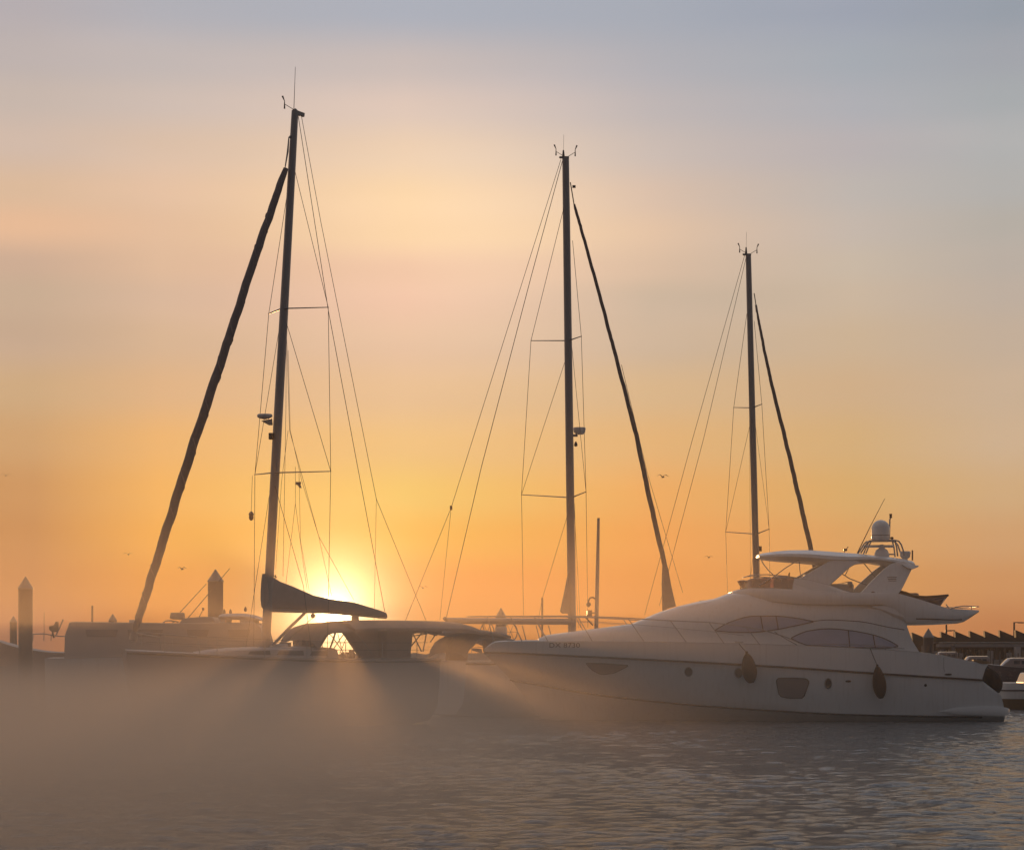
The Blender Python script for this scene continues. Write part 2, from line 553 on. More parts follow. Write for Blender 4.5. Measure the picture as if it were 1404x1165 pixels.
# ------------------------------------------------------------------ air
def build_air():
    h = MB().box((0, 300, 14.5), (1400, 780, 33)).build('haze', 'steel', smooth=0)
    h.data.materials.clear()
    m = bpy.data.materials.new('evening_haze'); m.use_nodes = True
    nt = m.node_tree; nt.nodes.clear()
    o = nt.nodes.new('ShaderNodeOutputMaterial'); v = nt.nodes.new('ShaderNodeVolumePrincipled')
    v.inputs['Color'].default_value = (0.92, 0.82, 0.72, 1)
    v.inputs['Density'].default_value = 0.00022
    v.inputs['Anisotropy'].default_value = 0.2
    nt.links.new(v.outputs[0], o.inputs['Volume'])
    h.data.materials.append(m); tag(h, kind='stuff')

    # low mist volume added for the lens veil before the left-hand boats
    b = MB().box((-14, 71, 3.6), (56, 114, 7.4)).build('added_veil_mist', 'steel', smooth=0)
    b.data.materials.clear()
    m = bpy.data.materials.new('added_veil_mist'); m.use_nodes = True
    nt = m.node_tree; N, L = nt.nodes, nt.links; N.clear()
    o = N.new('ShaderNodeOutputMaterial'); v = N.new('ShaderNodeVolumePrincipled')
    v.inputs['Color'].default_value = (0.98, 0.80, 0.62, 1)
    v.inputs['Anisotropy'].default_value = 0.62
    tc = N.new('ShaderNodeTexCoord'); sp = N.new('ShaderNodeSeparateXYZ')
    L.new(tc.outputs['Object'], sp.inputs[0])

    def mr(x, a, b_, c, d, it='SMOOTHSTEP'):
        n = N.new('ShaderNodeMapRange'); n.interpolation_type = it
        L.new(x, n.inputs['Value'])
        for k, q in (('From Min', a), ('From Max', b_), ('To Min', c), ('To Max', d)):
            n.inputs[k].default_value = q
        return n.outputs[0]

    def mul(a, b_):
        n = N.new('ShaderNodeMath'); n.operation = 'MULTIPLY'
        L.new(a, n.inputs[0])
        if isinstance(b_, (int, float)): n.inputs[1].default_value = b_
        else: L.new(b_, n.inputs[1])
        return n.outputs[0]
    nz = N.new('ShaderNodeTexNoise'); nz.inputs['Scale'].default_value = 0.2; nz.inputs['Detail'].default_value = 3
    mp = N.new('ShaderNodeMapping'); mp.inputs['Scale'].default_value = (1, 0.6, 2.6)
    L.new(tc.outputs['Object'], mp.inputs[0]); L.new(mp.outputs[0], nz.inputs['Vector'])
    def add(a, b_):
        n = N.new('ShaderNodeMath'); n.operation = 'ADD'
        L.new(a, n.inputs[0]); L.new(b_, n.inputs[1])
        return n.outputs[0]
    # thick layer hugging the water on the near side of the boats
    dn = mr(sp.outputs['X'], -9.5, 4.0, 1.0, 0.0)
    dz = mr(sp.outputs['Z'], 1.2, 2.75, 1.0, 0.0)
    dy = mul(mr(sp.outputs['Y'], 15, 30, 0.0, 1.0), mr(sp.outputs['Y'], 78, 88, 1.0, 0.0))
    dd = mul(mul(mul(dn, dz), dy), mr(nz.outputs['Fac'], 0.3, 0.7, 0.4, 1.0))
    # thin upper tier added to lighten the dark shapes of the boats
    tz = mr(sp.outputs['Z'], 2.6, 7.0, 1.0, 0.0)
    tx = mr(sp.outputs['X'], -3.0, 12.0, 1.0, 0.0)
    ty = mul(mr(sp.outputs['Y'], 16, 45, 0.0, 1.0), mr(sp.outputs['Y'], 84, 104, 1.0, 0.0))
    thin = mul(mul(mul(tz, tx), ty), mr(nz.outputs['Fac'], 0.25, 0.75, 0.7, 1.2))
    L.new(add(mul(dd, 0.09), mul(thin, 0.0075)), v.inputs['Density'])
    L.new(v.outputs[0], o.inputs['Volume'])
    b.data.materials.append(m)
    tag(b, kind='stuff')
    

build_air()


# ------------------------------------------------------------------ mooring piles
def pile(px, top, cap, w, D, label, name='mooring_pile', group='pointed mooring piles of the pontoons'):
    c = P(px, top, D); r = w / F * D / 2
    zc = P(px, cap, D).z
    t = thing(name, (c.x, D, 0), label, 'mooring pile', group)
    b = MB().lathe([(r, -1.2), (r, zc - 0.02)], (c.x, D, 0), 20)
    b.build('shaft', 'pile', t)
    k = MB().lathe([(r * 1.07, zc - 0.05), (r * 1.09, zc), (r * 1.0, zc + 0.03), (r * 0.08, c.z - 0.02), (0.01, c.z)], (c.x, D, 0), 20)
    k.build('cap', 'pilecap', t, smooth=25)
    cl = MB().lathe([(r * 1.1, 0.55), (r * 1.18, 0.6), (r * 1.18, 0.75), (r * 1.1, 0.8)], (c.x, D, 0), 20)
    cl.build('guide_collar', 'rubber', t)
    return t


pile(35, 790, 806, 19.5, 112, 'tall thick pointed pile standing alone at the far left of the harbour')
pile(18.5, 844, 852, 10, 205, 'small distant pointed pile just beside the thick pile at the far left')
pile(154.5, 841, 850, 11, 205, 'small distant pile whose tip shows above the roof of the long low cruiser')
pile(295.5, 780, 796, 21, 118, 'tall thick pointed pile rising behind the cruiser, left of the leaning mast')
pile(406, 865, 874, 9, 230, 'tiny far pile seen under the boom beside the vang')
pile(687, 833, 845, 14, 150, 'pile with a pale pointed cap behind the covered boom, left of the white yacht')
pile(1273, 861, 873, 14.5, 150, 'pile with a pale pointed cap just behind the stern of the white yacht')


def slim_post(px, top, bot, r, D, label, name='post'):
    a = P(px, top, D); b = P(px, bot, D)
    m = MB().tube([(a.x, D, min(b.z, 0) - 0.3), (a.x, D, a.z - 0.05), (a.x, D, a.z)], [r, r, r * 0.7], 8)
    o = m.build(name, 'wire', None, origin=(a.x, D, 0))
    tag(o, label, 'post')
    return o


slim_post(126.5, 830, 900, 0.06, 160, 'thin bare post sticking up behind the roof of the long low cruiser')
slim_post(743.5, 819, 900, 0.05, 135, 'short thin post behind the bow rail of the white yacht')


# ------------------------------------------------------------------ gulls
def gull(px, py, D, span, flap, head, label):
    span *= .62
    c = P(px, py, D)
    R = Matrix.Rotation(head, 3, 'Z') @ Matrix.Rotation(rad(random.uniform(-15, 25)), 3, 'X')
    s = span / 1.2
    b = MB()
    # body
    prof = [(-0.22, .004), (-0.2, .02), (-0.1, .05), (0.0, .062), (0.1, .052), (0.16, .034), (0.2, .034), (0.235, .02), (0.26, .006), (0.29, .002)]
    pts = [c + R @ (Vector((0, x, 0)) * s) for x, r in prof]
    b.tube(pts, [r * s for x, r in prof], 10)
    body = b
    ob = thing('gull', c, label, 'gull', 'gulls flying over the harbour')
    body.build('body', 'feather', ob)
    for sd in (-1, 1):
        w = MB(); secs = []
        for u in (0, .15, .3, .45, .6, .75, .9, 1.0):
            x = u * 0.6
            z = flap * (0.22 * math.sin(min(u, .45) / .45 * 1.4) - max(0, u - .45) * 0.35)
            ch = 0.16 * (1 - 0.15 * u) * (1 if u < .6 else 1 - (u - .6) / .4 * 0.88)
            yo = 0.04 + 0.05 * math.sin(u * 2.6) - 0.16 * max(0, u - .5)
            th = 0.012 * (1 - u * 0.7)
            q = [Vector((sd * x, yo + ch / 2, z)), Vector((sd * x, yo, z + th)), Vector((sd * x, yo - ch / 2, z)), Vector((sd * x, yo, z - th))]
            secs.append([c + R @ (p * s) for p in q])
        w.loft(secs); w.build('wing', 'feather', ob)
    tl = MB().prism([c + R @ (Vector(p) * s) for p in ((-.015, -.19, 0), (.015, -.19, 0), (.05, -.31, 0), (-.05, -.31, 0))], R @ Vector((0, 0, .008 * s)))
    tl.build('tail', 'feather', ob)


gull(909, 654, 100, 0.95, 1.0, rad(25), 'gull with raised wings flying right of the middle mast')
gull(580, 806, 150, 1.1, 1.1, rad(10), 'gull gliding low between the left boom and the middle mast')
gull(176, 760, 140, 1.0, 0.8, rad(20), 'small gull left of the furled foresail')
gull(250, 780, 140, 1.1, 1.0, rad(150), 'dark gull flying just left of the tall pointed pile')
gull(8, 652, 130, 1.0, 0.9, rad(10), 'faint gull at the far left edge of the sky')
gull(972, 764, 190, 1.3, 0.9, rad(20), 'tiny gull among the backstay wires left of the third mast')


# ------------------------------------------------------------------ the white motor yacht
YC = 100.0   # distance of its centreline


def yx(px, b=0.0):
    """world x of the photo column px on the near side at half-beam b"""
    return (px - CX) / F * (YC - b)


def yz(py, b=0.0):
    return CAM_Z + (HY - py) / F * (YC - b)


def build_motor_yacht():
    root = thing('motor_yacht', (yx(1020), YC, 0), 'large white flybridge motor yacht with a domed arch, bow to the left', 'motor yacht')
    beam = [(664, .04), (672, .22), (685, .5), (700, .78), (730, 1.15), (770, 1.5), (820, 1.85), (880, 2.15), (960, 2.4), (1060, 2.55), (1180, 2.58), (1290, 2.5), (1347, 2.38)]
    sheer = [(664, 891), (672, 884.5), (680, 880.5), (700, 879.5), (740, 879), (820, 879), (900, 880), (1000, 882), (1100, 885), (1180, 888.5), (1262, 894.5), (1294, 899), (1325, 905), (1340, 910), (1347, 916)]
    rub = [(664, 894.5), (700, 895.5), (737, 897), (810, 900.5), (959, 908), (1080, 915), (1197, 923), (1347, 932.3)]
    chine = [(664, 900), (700, 931), (720, 934.5), (737, 937.5), (810, 950), (880, 958.5), (959, 966), (1060, 973), (1181, 979), (1289, 981), (1347, 982)]
    cb = [(664, .0), (690, .02), (700, .1), (720, .3), (750, .6), (800, 1.05), (860, 1.5), (930, 1.9), (1010, 2.2), (1100, 2.36), (1200, 2.4), (1347, 2.3)]
    stem = [(664, 897), (680, 911), (700, 932), (720, 955), (742, 985), (765, 1005), (800, 1018), (1347, 1020)]

    S_ = sorted(set([664, 666, 669, 673, 678, 684, 691, 699, 708, 718, 730, 744, 760, 778, 798] + list(range(820, 1340, 22)) + [1343, 1347]))
    secs = []; rubpts = {1: [], -1: []}; bootpts = {1: [], -1: []}
    for px in S_:
        b = smooth_interp(beam, px)
        zs = yz(smooth_interp(sheer, px), b); zr = yz(smooth_interp(rub, px), b)
        bc = min(smooth_interp(cb, px), b)
        zk = yz(smooth_interp(stem, px)); zc = max(yz(smooth_interp(chine, px), bc), zk + .001)
        zr = max(zr, zc + 0.003); zs = max(zs, zr + 0.003)
        x = yx(px, b)
        half = [(b - .02 * min(1, b), zs), (b, zr + .045), (b, zr + .02), (b - .03 * min(1, b), zr - .02)]
        br = b - .03 * min(1, b)
        for u, fl in ((.2, .05), (.4, .17), (.6, .36), (.8, .64)):
            half.append((br + (bc - br) * (fl * .75 + u * .25), zr - .02 + (zc - zr + .02) * u))
        half += [(bc, zc), (bc * .985 - 0.02 * min(1, bc), zc - .06 * min(1, bc))]
        half += [(bc * .5, zk + (zc - zk) * .35), (0.0, zk)]
        loop = [Vector((x, YC - bb, z)) for bb, z in half] + [Vector((x, YC + bb, z)) for bb, z in half[-2::-1]]
        secs.append(loop)
        for sd in (1, -1):
            rubpts[sd].append(Vector((x, YC - sd * (b + .012), zr + .01)))
            if px >= 699: bootpts[sd].append(Vector((x, YC - sd * (bc - .005), zc - .02)))
    # stern: rake the last sections aft towards the swim platform
    last = secs[-1]
    for k, p in enumerate(last):
        z = p.z
        # transom edge in side view: (1343,931) (1359,948) (1372,951) (1377,967)
        e = interp([(yz(1000, 2.4), yx(1380, 2.4)), (yz(967, 2.4), yx(1377, 2.4)), (yz(951, 2.4), yx(1372, 2.4)), (yz(948, 2.4), yx(1359, 2.4)), (yz(931, 2.4), yx(1345, 2.4)), (yz(905, 2.4), yx(1347, 2.4))], z)
        # keep the vertices spread: the lower the vertex the farther aft
        p.x = max(p.x, e)
    hb = MB().loft(secs, closed=True, caps=True)
    hull = hb.build('hull', 'gelcoat', root, smooth=32)
    bv = BVHTree.FromPolygons([tuple(v) for v in hb.v], [f for f in hb.f if len(f) == 4])
    for sd in (1, -1):
        MB().tube(rubpts[sd], .038, 6).build('rub_rail', 'stripe', root)
        MB().tube(bootpts[sd], .035, 6).build('chine_stripe', 'stripe', root)
    # second hard edge lower on the bow flare
    # deck
    dk = []
    for px in S_:
        b = smooth_interp(beam, px); x = yx(px, b); zs = yz(smooth_interp(sheer, px), b)
        bb = max(.005, b - .09)
        dk.append([Vector((x, YC - bb, zs + .012)), Vector((x, YC - bb * .5, zs + .05)), Vector((x, YC, zs + .06)), Vector((x, YC + bb * .5, zs + .05)), Vector((x, YC + bb, zs + .012)), Vector((x, YC, zs - .1))])
    MB().loft(dk).build('deck', 'gelcoat_top', root)
    # swim platform
    sp = []
    for px, w, a, b_ in ((1288, 2.36, 974, 976), (1310, 2.43, 970, 979), (1345, 2.45, 968, 980), (1370, 2.42, 968, 981), (1382, 2.3, 970, 980), (1386.5, 2.1, 972, 977)):
        x = yx(px, 2.4); z1 = yz(a, 2.4); z0 = yz(b_, 2.4)
        sp.append([Vector((x, YC - w, z0)), Vector((x, YC - w - .03, (z0 + z1) / 2)), Vector((x, YC - w + .02, z1)), Vector((x, YC + w - .02, z1)), Vector((x, YC + w + .03, (z0 + z1) / 2)), Vector((x, YC + w, z0))])
    pf = MB().loft(sp).build('swim_platform', 'gelcoat', root)
    MB().box((yx(1366, 2), YC, yz(966.6, 2)), (.42, 3.9, .012)).build('teak_deck', 'teak', pf)
    # quarter capping of teak at the stern corner
    for sd in (1, -1):
        MB().loft([[Vector((yx(px, 2.3), YC - sd * w0, yz(a, 2.3))), Vector((yx(px, 2.3), YC - sd * w1, yz(a, 2.3))), Vector((yx(px, 2.3), YC - sd * w1, yz(b_, 2.3))), Vector((yx(px, 2.3), YC - sd * w0, yz(b_, 2.3)))] for px, a, b_, w0, w1 in ((1335, 904, 907, 2.3, 1.9), (1345, 904.5, 909.5, 2.38, 1.9), (1355, 906.5, 910, 2.3, 1.9), (1359, 908.5, 910, 2.2, 1.95))]).build('quarter_cap', 'teak', root)
    for sd in (1, -1):
        q = [Vector((yx(px, 2.35), YC - sd * 2.34, yz(py, 2.35))) for px, py in ((1322, 905.5), (1337, 907), (1346, 909.5), (1355, 910.5), (1351, 917), (1347, 930), (1325, 930))]
        MB().prism(q, (0, sd * .4, 0)).build('stern_coaming', 'gelcoat', root, smooth=0, bevel=.02)
    # --- cabin
    cab = [  # px, top row, base row, base half width, top half width
        (738, 876, 881, .35, .15), (748, 871.5, 882, .62, .36), (765, 869, 882, .85, .55), (784, 866.5, 882, 1.05, .72), (815, 862.5, 882, 1.3, .95), (842, 859, 882, 1.5, 1.1), (868, 855.5, 883, 1.65, 1.2), (884, 849, 883, 1.75, 1.2),
        (908, 839, 884, 1.86, 1.2), (935, 831, 884, 1.95, 1.22), (960, 825, 885, 2.0, 1.3), (985, 820.5, 886, 2.05, 1.4), (1005, 813, 886, 2.08, 1.55), (1030, 812, 887, 2.1, 1.7), (1060, 812, 888, 2.12, 1.8), (1100, 815, 889, 2.14, 1.9),
        (1150, 820, 891, 2.14, 1.95), (1200, 826, 893, 2.12, 1.98), (1232, 830, 895, 2.1, 1.98), (1244, 836, 896, 2.08, 1.96)]
    csecs = []
    cf = []
    for q in cab: cf.append(q)
    for px, tp, bp, wb, wt in cf:
        zt = yz(tp, wt); zb = yz(bp, wb); h = zt - zb
        x = yx(px, wb)
        hf = [(wb, zb), (wb + (wt - wb) * .12, zb + h * .3), (wb + (wt - wb) * .38, zb + h * .62), (wt + .02, zb + h * .86), (wt - .1 * wt, zb + h * .965), (wt * .7, zt)]
        csecs.append([Vector((x, YC - b, z)) for b, z in hf] + [Vector((x, YC, zt + .03))] + [Vector((x, YC + b, z)) for b, z in hf[::-1]])
    # aft edge curve of the cabin side
    aft = []
    for p in csecs[-1]:
        e = interp([(yz(892, 2.1), yx(1262, 2.1)), (yz(880, 2.1), yx(1252, 2.1)), (yz(868, 2.1), yx(1246, 2.1)), (yz(856, 2.1), yx(1243, 2.1)), (yz(836, 2.1), yx(1243, 2.1))], p.z)
        aft.append(Vector((max(p.x, e), p.y, p.z)))
    csecs[-1] = aft
    cb_ = MB().loft(csecs)
    cabin = cb_.build('cabin', 'gelcoat', root, smooth=35)
    bvc = BVHTree.FromPolygons([tuple(v) for v in cb_.v], [f for f in cb_.f if len(f) == 4])

    camp = Vector((0, 0, CAM_Z))

    def hit(bvh, px, py):
        d = (P(px, py, 100) - camp).normalized()
        r = bvh.ray_cast(camp, d)
        if r[0] is None: return None
        n = r[1]
        if n.y > 0: n = -n
        return r[0], n

    def patch(bvh, top, bot, nx=26, ny=6, lift=.012, thick=.05):
        """plate following a surface between two curves of the side view; returns near and far copies"""
        G = []
        for i in range(nx + 1):
            row = []
            px = top[0][0] + (top[-1][0] - top[0][0]) * i / nx
            a = smooth_interp(top, px); b = smooth_interp(bot, px)
            for j in range(ny + 1):
                h = hit(bvh, px, a + (b - a) * j / ny)
                if h is None: return []
                row.append((h[0] + h[1] * lift, h[0] - h[1] * thick))
            G.append(row)
        outs = []
        for sd in (1, -1):
            m = MB(); vs = []
            for r in G:
                for o, i_ in r: vs.append(o)
            for r in G:
                for o, i_ in r: vs.append(i_)
            if sd < 0: vs = [Vector((v.x, 2 * YC - v.y, v.z)) for v in vs]
            W = ny + 1; n = (nx + 1) * W; fs = []
            for i in range(nx):
                for j in range(ny):
                    a = i * W + j
                    fs.append((a, a + 1, a + W + 1, a + W))
            ring = [i * W for i in range(nx + 1)] + [nx * W + j for j in range(1, W)] + [i * W + ny for i in range(nx - 1, -1, -1)] + [j for j in range(ny - 1, 0, -1)]
            for k in range(len(ring)):
                a, b = ring[k], ring[(k + 1) % len(ring)]
                fs.append((a, b, b + n, a + n))
            m.add(vs, fs); outs.append(m)
        return outs

    def line_on(bvh, pts, r, name, m, parent, both=True, lift=.0):
        q = []
        for px, py in pts:
            h = hit(bvh, px, py)
            if h: q.append(h[0] + h[1] * lift)
        if len(q) < 2: return
        for sd in ((1, -1) if both else (1,)):
            MB().tube([Vector((v.x, YC + sd * (v.y - YC), v.z)) for v in q], r, 6).build(name, m, parent)

    def sampled(tab, n=14):
        return [(tab[0][0] + (tab[-1][0] - tab[0][0]) * i / n, smooth_interp(tab, tab[0][0] + (tab[-1][0] - tab[0][0]) * i / n)) for i in range(n + 1)]

    def window(bvh, top, bot, name='cabin_window', frame=True, mull=()):
        ms = patch(bvh, top, bot, lift=.022)
        res = []
        for k, m in enumerate(ms):
            w = m.build(name, 'painted_sheen' if name == 'cabin_window' else 'hullglass', root, smooth=30); res.append(w)
        if res and frame:
            for sd, w in zip((1, -1), res):
                q = [hit(bvh, *p) for p in sampled(top) + sampled(bot)[::-1]]
                q = [h[0] + h[1] * .024 for h in q if h]
                q.append(q[0])
                MB().tube([Vector((v.x, YC + sd * (v.y - YC), v.z)) for v in q], .018, 6).build('frame', 'stripe', w)
            for (a, b) in mull:
                for sd, w in zip((1, -1), res):
                    q = [hit(bvh, *a), hit(bvh, *b)]
                    q = [h[0] + h[1] * .028 for h in q]
                    MB().tube([Vector((v.x, YC + sd * (v.y - YC), v.z)) for v in q], .02, 6).build('mullion', 'stripe', w)
        return res

    window(bvc, [(981, 863.5), (1000, 853), (1034, 844.3), (1064, 844.3), (1090, 847), (1115, 851.5)],
           [(981, 864.5), (1000, 866), (1030, 866.5), (1066, 862.5), (1090, 857.5), (1115, 852.3)],
           mull=(((1043, 844.6), (1046.5, 865.5)), ((1064, 844.8), (1067, 862.5))))
    window(bvc, [(1085, 874), (1106, 865), (1136, 861.5), (1165, 864), (1197, 870), (1215, 876), (1231, 885)],
           [(1085, 875), (1106, 884), (1136, 885.5), (1165, 887), (1197, 887.5), (1215, 888), (1231, 886)],
           mull=(((1163, 864), (1165, 886.5)), ((1197, 870.5), (1200, 887))))
    # coving lines moulded over the windows
    line_on(bvc, sampled([(1115, 851.5), (1132, 849.5), (1176, 851.5), (1221, 860), (1240, 863)]), .016, 'moulded_line', 'stripe', cabin)
    line_on(bvc, sampled([(1062, 866), (1075, 874), (1093, 884)]), .012, 'moulded_line', 'stripe', cabin)

    # hull windows, portholes
    window(bv, [(804, 908.5), (830, 909.5), (861, 911.5)], [(804, 909.3), (812, 917.5), (826, 923.5), (840, 922), (852, 917), (861, 912.3)], name='hull_window', frame=True)
    window(bv, [(1064.5, 932), (1068, 929), (1086, 929), (1105, 930), (1109, 933.5)], [(1064.5, 934), (1069, 953.5), (1086, 956.5), (1100, 956.5), (1109, 936)], name='hull_window', frame=True)

    def disc(px, py, rx, rz, name='porthole', m='darkglass'):
        h = hit(bv, px, py)
        if not h: return
        for sd in (1, -1):
            p, n = h
            p = Vector((p.x, YC + sd * (p.y - YC), p.z)); n2 = Vector((n.x, sd * n.y, n.z))
            a = n2.cross(Vector((0, 0, 1))).normalized(); b = a.cross(n2)
            for nm, r1, l, mm in ((name, 1.0, .012, m),):
                vs = [p + n2 * l]; k = 20
                ring = [p + n2 * l + a * math.cos(2 * math.pi * i / k) * rx + b * math.sin(2 * math.pi * i / k) * rz for i in range(k)]
                back = [q - n2 * .05 for q in ring]
                mb = MB().add(ring + back, [tuple(range(k))] + [(i, (i + 1) % k, (i + 1) % k + k, i + k) for i in range(k)])
                o = mb.build(nm, mm, root)
                rg = ring + ring[:1]
                MB().tube([q + n2 * .004 for q in rg], .016, 6).build('rim', 'steel' if name == 'porthole' else mm, o)
    disc(944, 920.5, .15, .18); disc(1012.5, 922, .15, .19); disc(1135.5, 936.5, .13, .2)
    disc(1163, 933.5, .1, .025, 'vent', 'stripe'); disc(1269, 939, .04, .04, 'drain', 'stripe'); disc(1300, 924.2, .13, .02, 'vent', 'stripe')
    # boarding gate seam
    line_on(bv, [(1294, 901), (1294, 908), (1294, 915), (1295, 921)], .006, 'gate_seam', 'stripe', hull)

    # registration on the bow
    cu = bpy.data.curves.new('txt', 'FONT'); cu.body = 'DX 8730'; cu.size = .265; cu.extrude = .004; cu.space_character = 1.05
    to = bpy.data.objects.new('txt', cu); COL.objects.link(to)
    dg = bpy.context.evaluated_depsgraph_get(); me = bpy.data.meshes.new_from_object(to.evaluated_get(dg))
    bpy.data.objects.remove(to)
    h0 = hit(bv, 753.5, 887.5); h1 = hit(bv, 795, 887.5)
    xs = [v.co.x for v in me.vertices]; wtx = max(xs) - min(xs); x0_ = min(xs)
    vs = []
    for v in me.vertices:
        u = (v.co.x - x0_) / wtx
        px = 753.5 + 41.5 * u; py = 887.3 - v.co.y / .265 * 9.2
        hh = hit(bv, px, py)
        if hh is None: hh = h0
        vs.append(hh[0] + hh[1] * (.008 + (.004 if v.co.z > 0 else -.006)))
    par_ = list(range(len(vs)))
    def find_(k):
        while par_[k] != k: par_[k] = par_[par_[k]]; k = par_[k]
        return k
    for q in me.polygons:
        for k in q.vertices[1:]: par_[find_(k)] = find_(q.vertices[0])
    for e in me.edges: par_[find_(e.vertices[0])] = find_(e.vertices[1])
    # front, rim and back of one character lie at the same place: join islands that overlap along the word
    isl = {}
    for k in range(len(vs)): isl.setdefault(find_(k), []).append(k)
    spans = sorted((min(me.vertices[k].co.x for k in ks), max(me.vertices[k].co.x for k in ks), ks) for ks in isl.values())
    glyphs = []
    for a_, b_, ks in spans:
        if glyphs and a_ < glyphs[-1][1] - .002: glyphs[-1] = (glyphs[-1][0], max(b_, glyphs[-1][1]), glyphs[-1][2] + ks)
        else: glyphs.append((a_, b_, ks))
    for a_, b_, ks in glyphs:
        mp_ = {k: j_ for j_, k in enumerate(ks)}
        lb = MB(); lb.add([vs[k] for k in ks], [tuple(mp_[k] for k in q.vertices) for q in me.polygons if q.vertices[0] in mp_])
        lb.build('letter', 'letter', hull, smooth=0)


    # --- flybridge moulding: the body over the cabin
    fb = [  # px, top row, bottom row, half width
        (1004, 811, 813, .9), (1012, 808, 816, 1.25), (1030, 806, 822, 1.6), (1060, 806, 826.5, 1.95), (1093, 808, 829.5, 2.1), (1130, 810, 830, 2.18), (1170, 812, 830, 2.2), (1210, 812, 830, 2.2), (1226, 812, 836, 2.2), (1243, 816, 856, 2.2),
        (1270, 824, 856, 2.17), (1300, 833.5, 855.3, 2.1), (1314, 834.5, 854.5, 2.05), (1323, 835, 852.3, 2.0), (1330, 835.5, 848, 1.95), (1342.5, 836.2, 839, 1.85)]
    fs_ = []
    for px, tp, bp, w in fb:
        x = yx(px, w); zt = yz(tp, w); zb = yz(bp, w); h = zt - zb
        hf = [(w - .3, zb), (w - .06, zb + h * .1), (w, zb + h * .35), (w - .03, zb + h * .75), (w - .1, zt)]
        fs_.append([Vector((x, YC - b, z)) for b, z in hf] + [Vector((x, YC + b, z)) for b, z in hf[::-1]])
    fbm = MB().loft(fs_)
    fly = fbm.build('flybridge', 'gelcoat', root, smooth=35)
    bvf = BVHTree.FromPolygons([tuple(v) for v in fbm.v], [f for f in fbm.f if len(f) == 4])
    # lower side band that carries on forward of the aft overhang
    bd = []
    for px, tp, bp, w in ((1196, 830.3, 833, 2.06), (1212, 829.7, 842, 2.11), (1226, 833, 850, 2.15), (1243, 838, 856.2, 2.17)):
        x = yx(px, w); zt = yz(tp, w); zb = yz(bp, w)
        bd.append([Vector((x, YC - w + .25, zb)), Vector((x, YC - w, (zb + zt) / 2)), Vector((x, YC - w + .02, zt)), Vector((x, YC + w - .02, zt)), Vector((x, YC + w, (zb + zt) / 2)), Vector((x, YC + w - .25, zb))])
    MB().loft(bd).build('overhang_bracket', 'gelcoat', root)
    for sd in (1, -1):  # dark slot along the overhang
        MB().tube([Vector((yx(px, 2.16), YC - sd * w, yz(py, 2.16))) for px, py, w in ((1256, 848, 2.17), (1280, 848.5, 2.14), (1305, 849.3, 2.06), (1320, 849, 2.0))], .022, 6).build('slot', 'stripe', fly)

    # coaming, windscreen
    co = []
    for px, tp, bp, w in ((1021, 797.5, 808, 1.05), (1030, 793.5, 808, 1.35), (1050, 792, 808, 1.6), (1089, 792, 809, 1.75), (1110, 795, 811, 1.82), (1136, 801.5, 813, 1.88), (1155, 808.5, 814, 1.9), (1172, 813.5, 816, 1.9)):
        x = yx(px, w); zt = yz(tp, w); zb = yz(bp, w)
        co.append((x, zt, zb, w))
    for sd in (1, -1):
        # sides of the coaming: opaque aft of 1082
        q = [c for c in co[3:]]
        MB().loft([[Vector((x, YC - sd * w, zb)), Vector((x, YC - sd * (w + .02), (zt + zb) / 2)), Vector((x, YC - sd * (w - .05), zt)), Vector((x, YC - sd * (w - .13), zt)), Vector((x, YC - sd * (w - .12), zb))] for x, zt, zb, w in q]).build('coaming', 'gelcoat', root)
        q = co[:4]
        ws = MB().loft([[Vector((x, YC - sd * w, zb)), Vector((x, YC - sd * (w - .08), zt)), Vector((x, YC - sd * (w - .10), zt)), Vector((x, YC - sd * (w - .02), zb))] for x, zt, zb, w in q]).build('side_screen', 'screen', root)
        MB().tube([Vector((x, YC - sd * (w - .08), zt)) for x, zt, zb, w in co], .02, 8).build('screen_rail', 'steel', root)
    # front screen, curved across the boat
    fr = []
    for k in range(13):
        t = -1 + k / 6.0
        w = 1.05
        dx = -.16 * (1 - t * t)
        x = co[0][0] + dx; 
        fr.append([Vector((x + .22, YC - w * t, co[0][2] - .02)), Vector((x, YC - w * t * 1.02, co[0][1] + .06)), Vector((x - .03, YC - w * t * 1.02, co[0][1] + .065)), Vector((x + .19, YC - w * t, co[0][2] - .02))])
    MB().loft(fr).build('windscreen', 'screen', root)
    MB().tube([q[1] for q in fr], .018, 6).build('screen_rail', 'steel', root)
    # upper deflector hoop above the screen
    MB().tube([Vector((yx(px, w), YC + sd * w, yz(py, w))) for px, py, w, sd in ((1092, 792, 1.7, -1), (1078, 789.5, 1.6, -1), (1050, 787.5, 1.35, -1), (1030, 788, 1.0, -1), (1021, 791, .5, -1), (1020, 791, 0, 1), (1021, 791, .5, 1), (1030, 788, 1.0, 1), (1050, 787.5, 1.35, 1), (1078, 789.5, 1.6, 1), (1092, 792, 1.7, 1))], .02, 8).build('screen_hoop', 'steel', root)
    # helm console, wheel and seats
    hc = MB().box((yx(1068, 0), YC - .2, yz(799)), (.6, 1.3, .5)).build('helm_console', 'gelcoat_top', root, bevel=.06)
    MB().tube([Vector((yx(1080) + .1 * math.sin(a) * .4, YC - .3 + .2 * math.cos(a), yz(792) + .2 * math.sin(a))) for a in [i * math.pi / 8 for i in range(17)]], .015, 6).build('steering_wheel', 'rubber', hc)
    MB().box((yx(1104), YC - .4, yz(800)), (.15, 1.2, .75)).build('helm_seat', 'cushion', root, bevel=.05)
    MB().box((yx(1152, 1), YC, yz(808)), (.92, 3.1, .38)).build('settee', 'cushion', root, bevel=.06)
    MB().box((yx(1163, 1), YC, yz(803.5)), (.2, 3.1, .3)).build('backrest', 'cushion', root, bevel=.05)

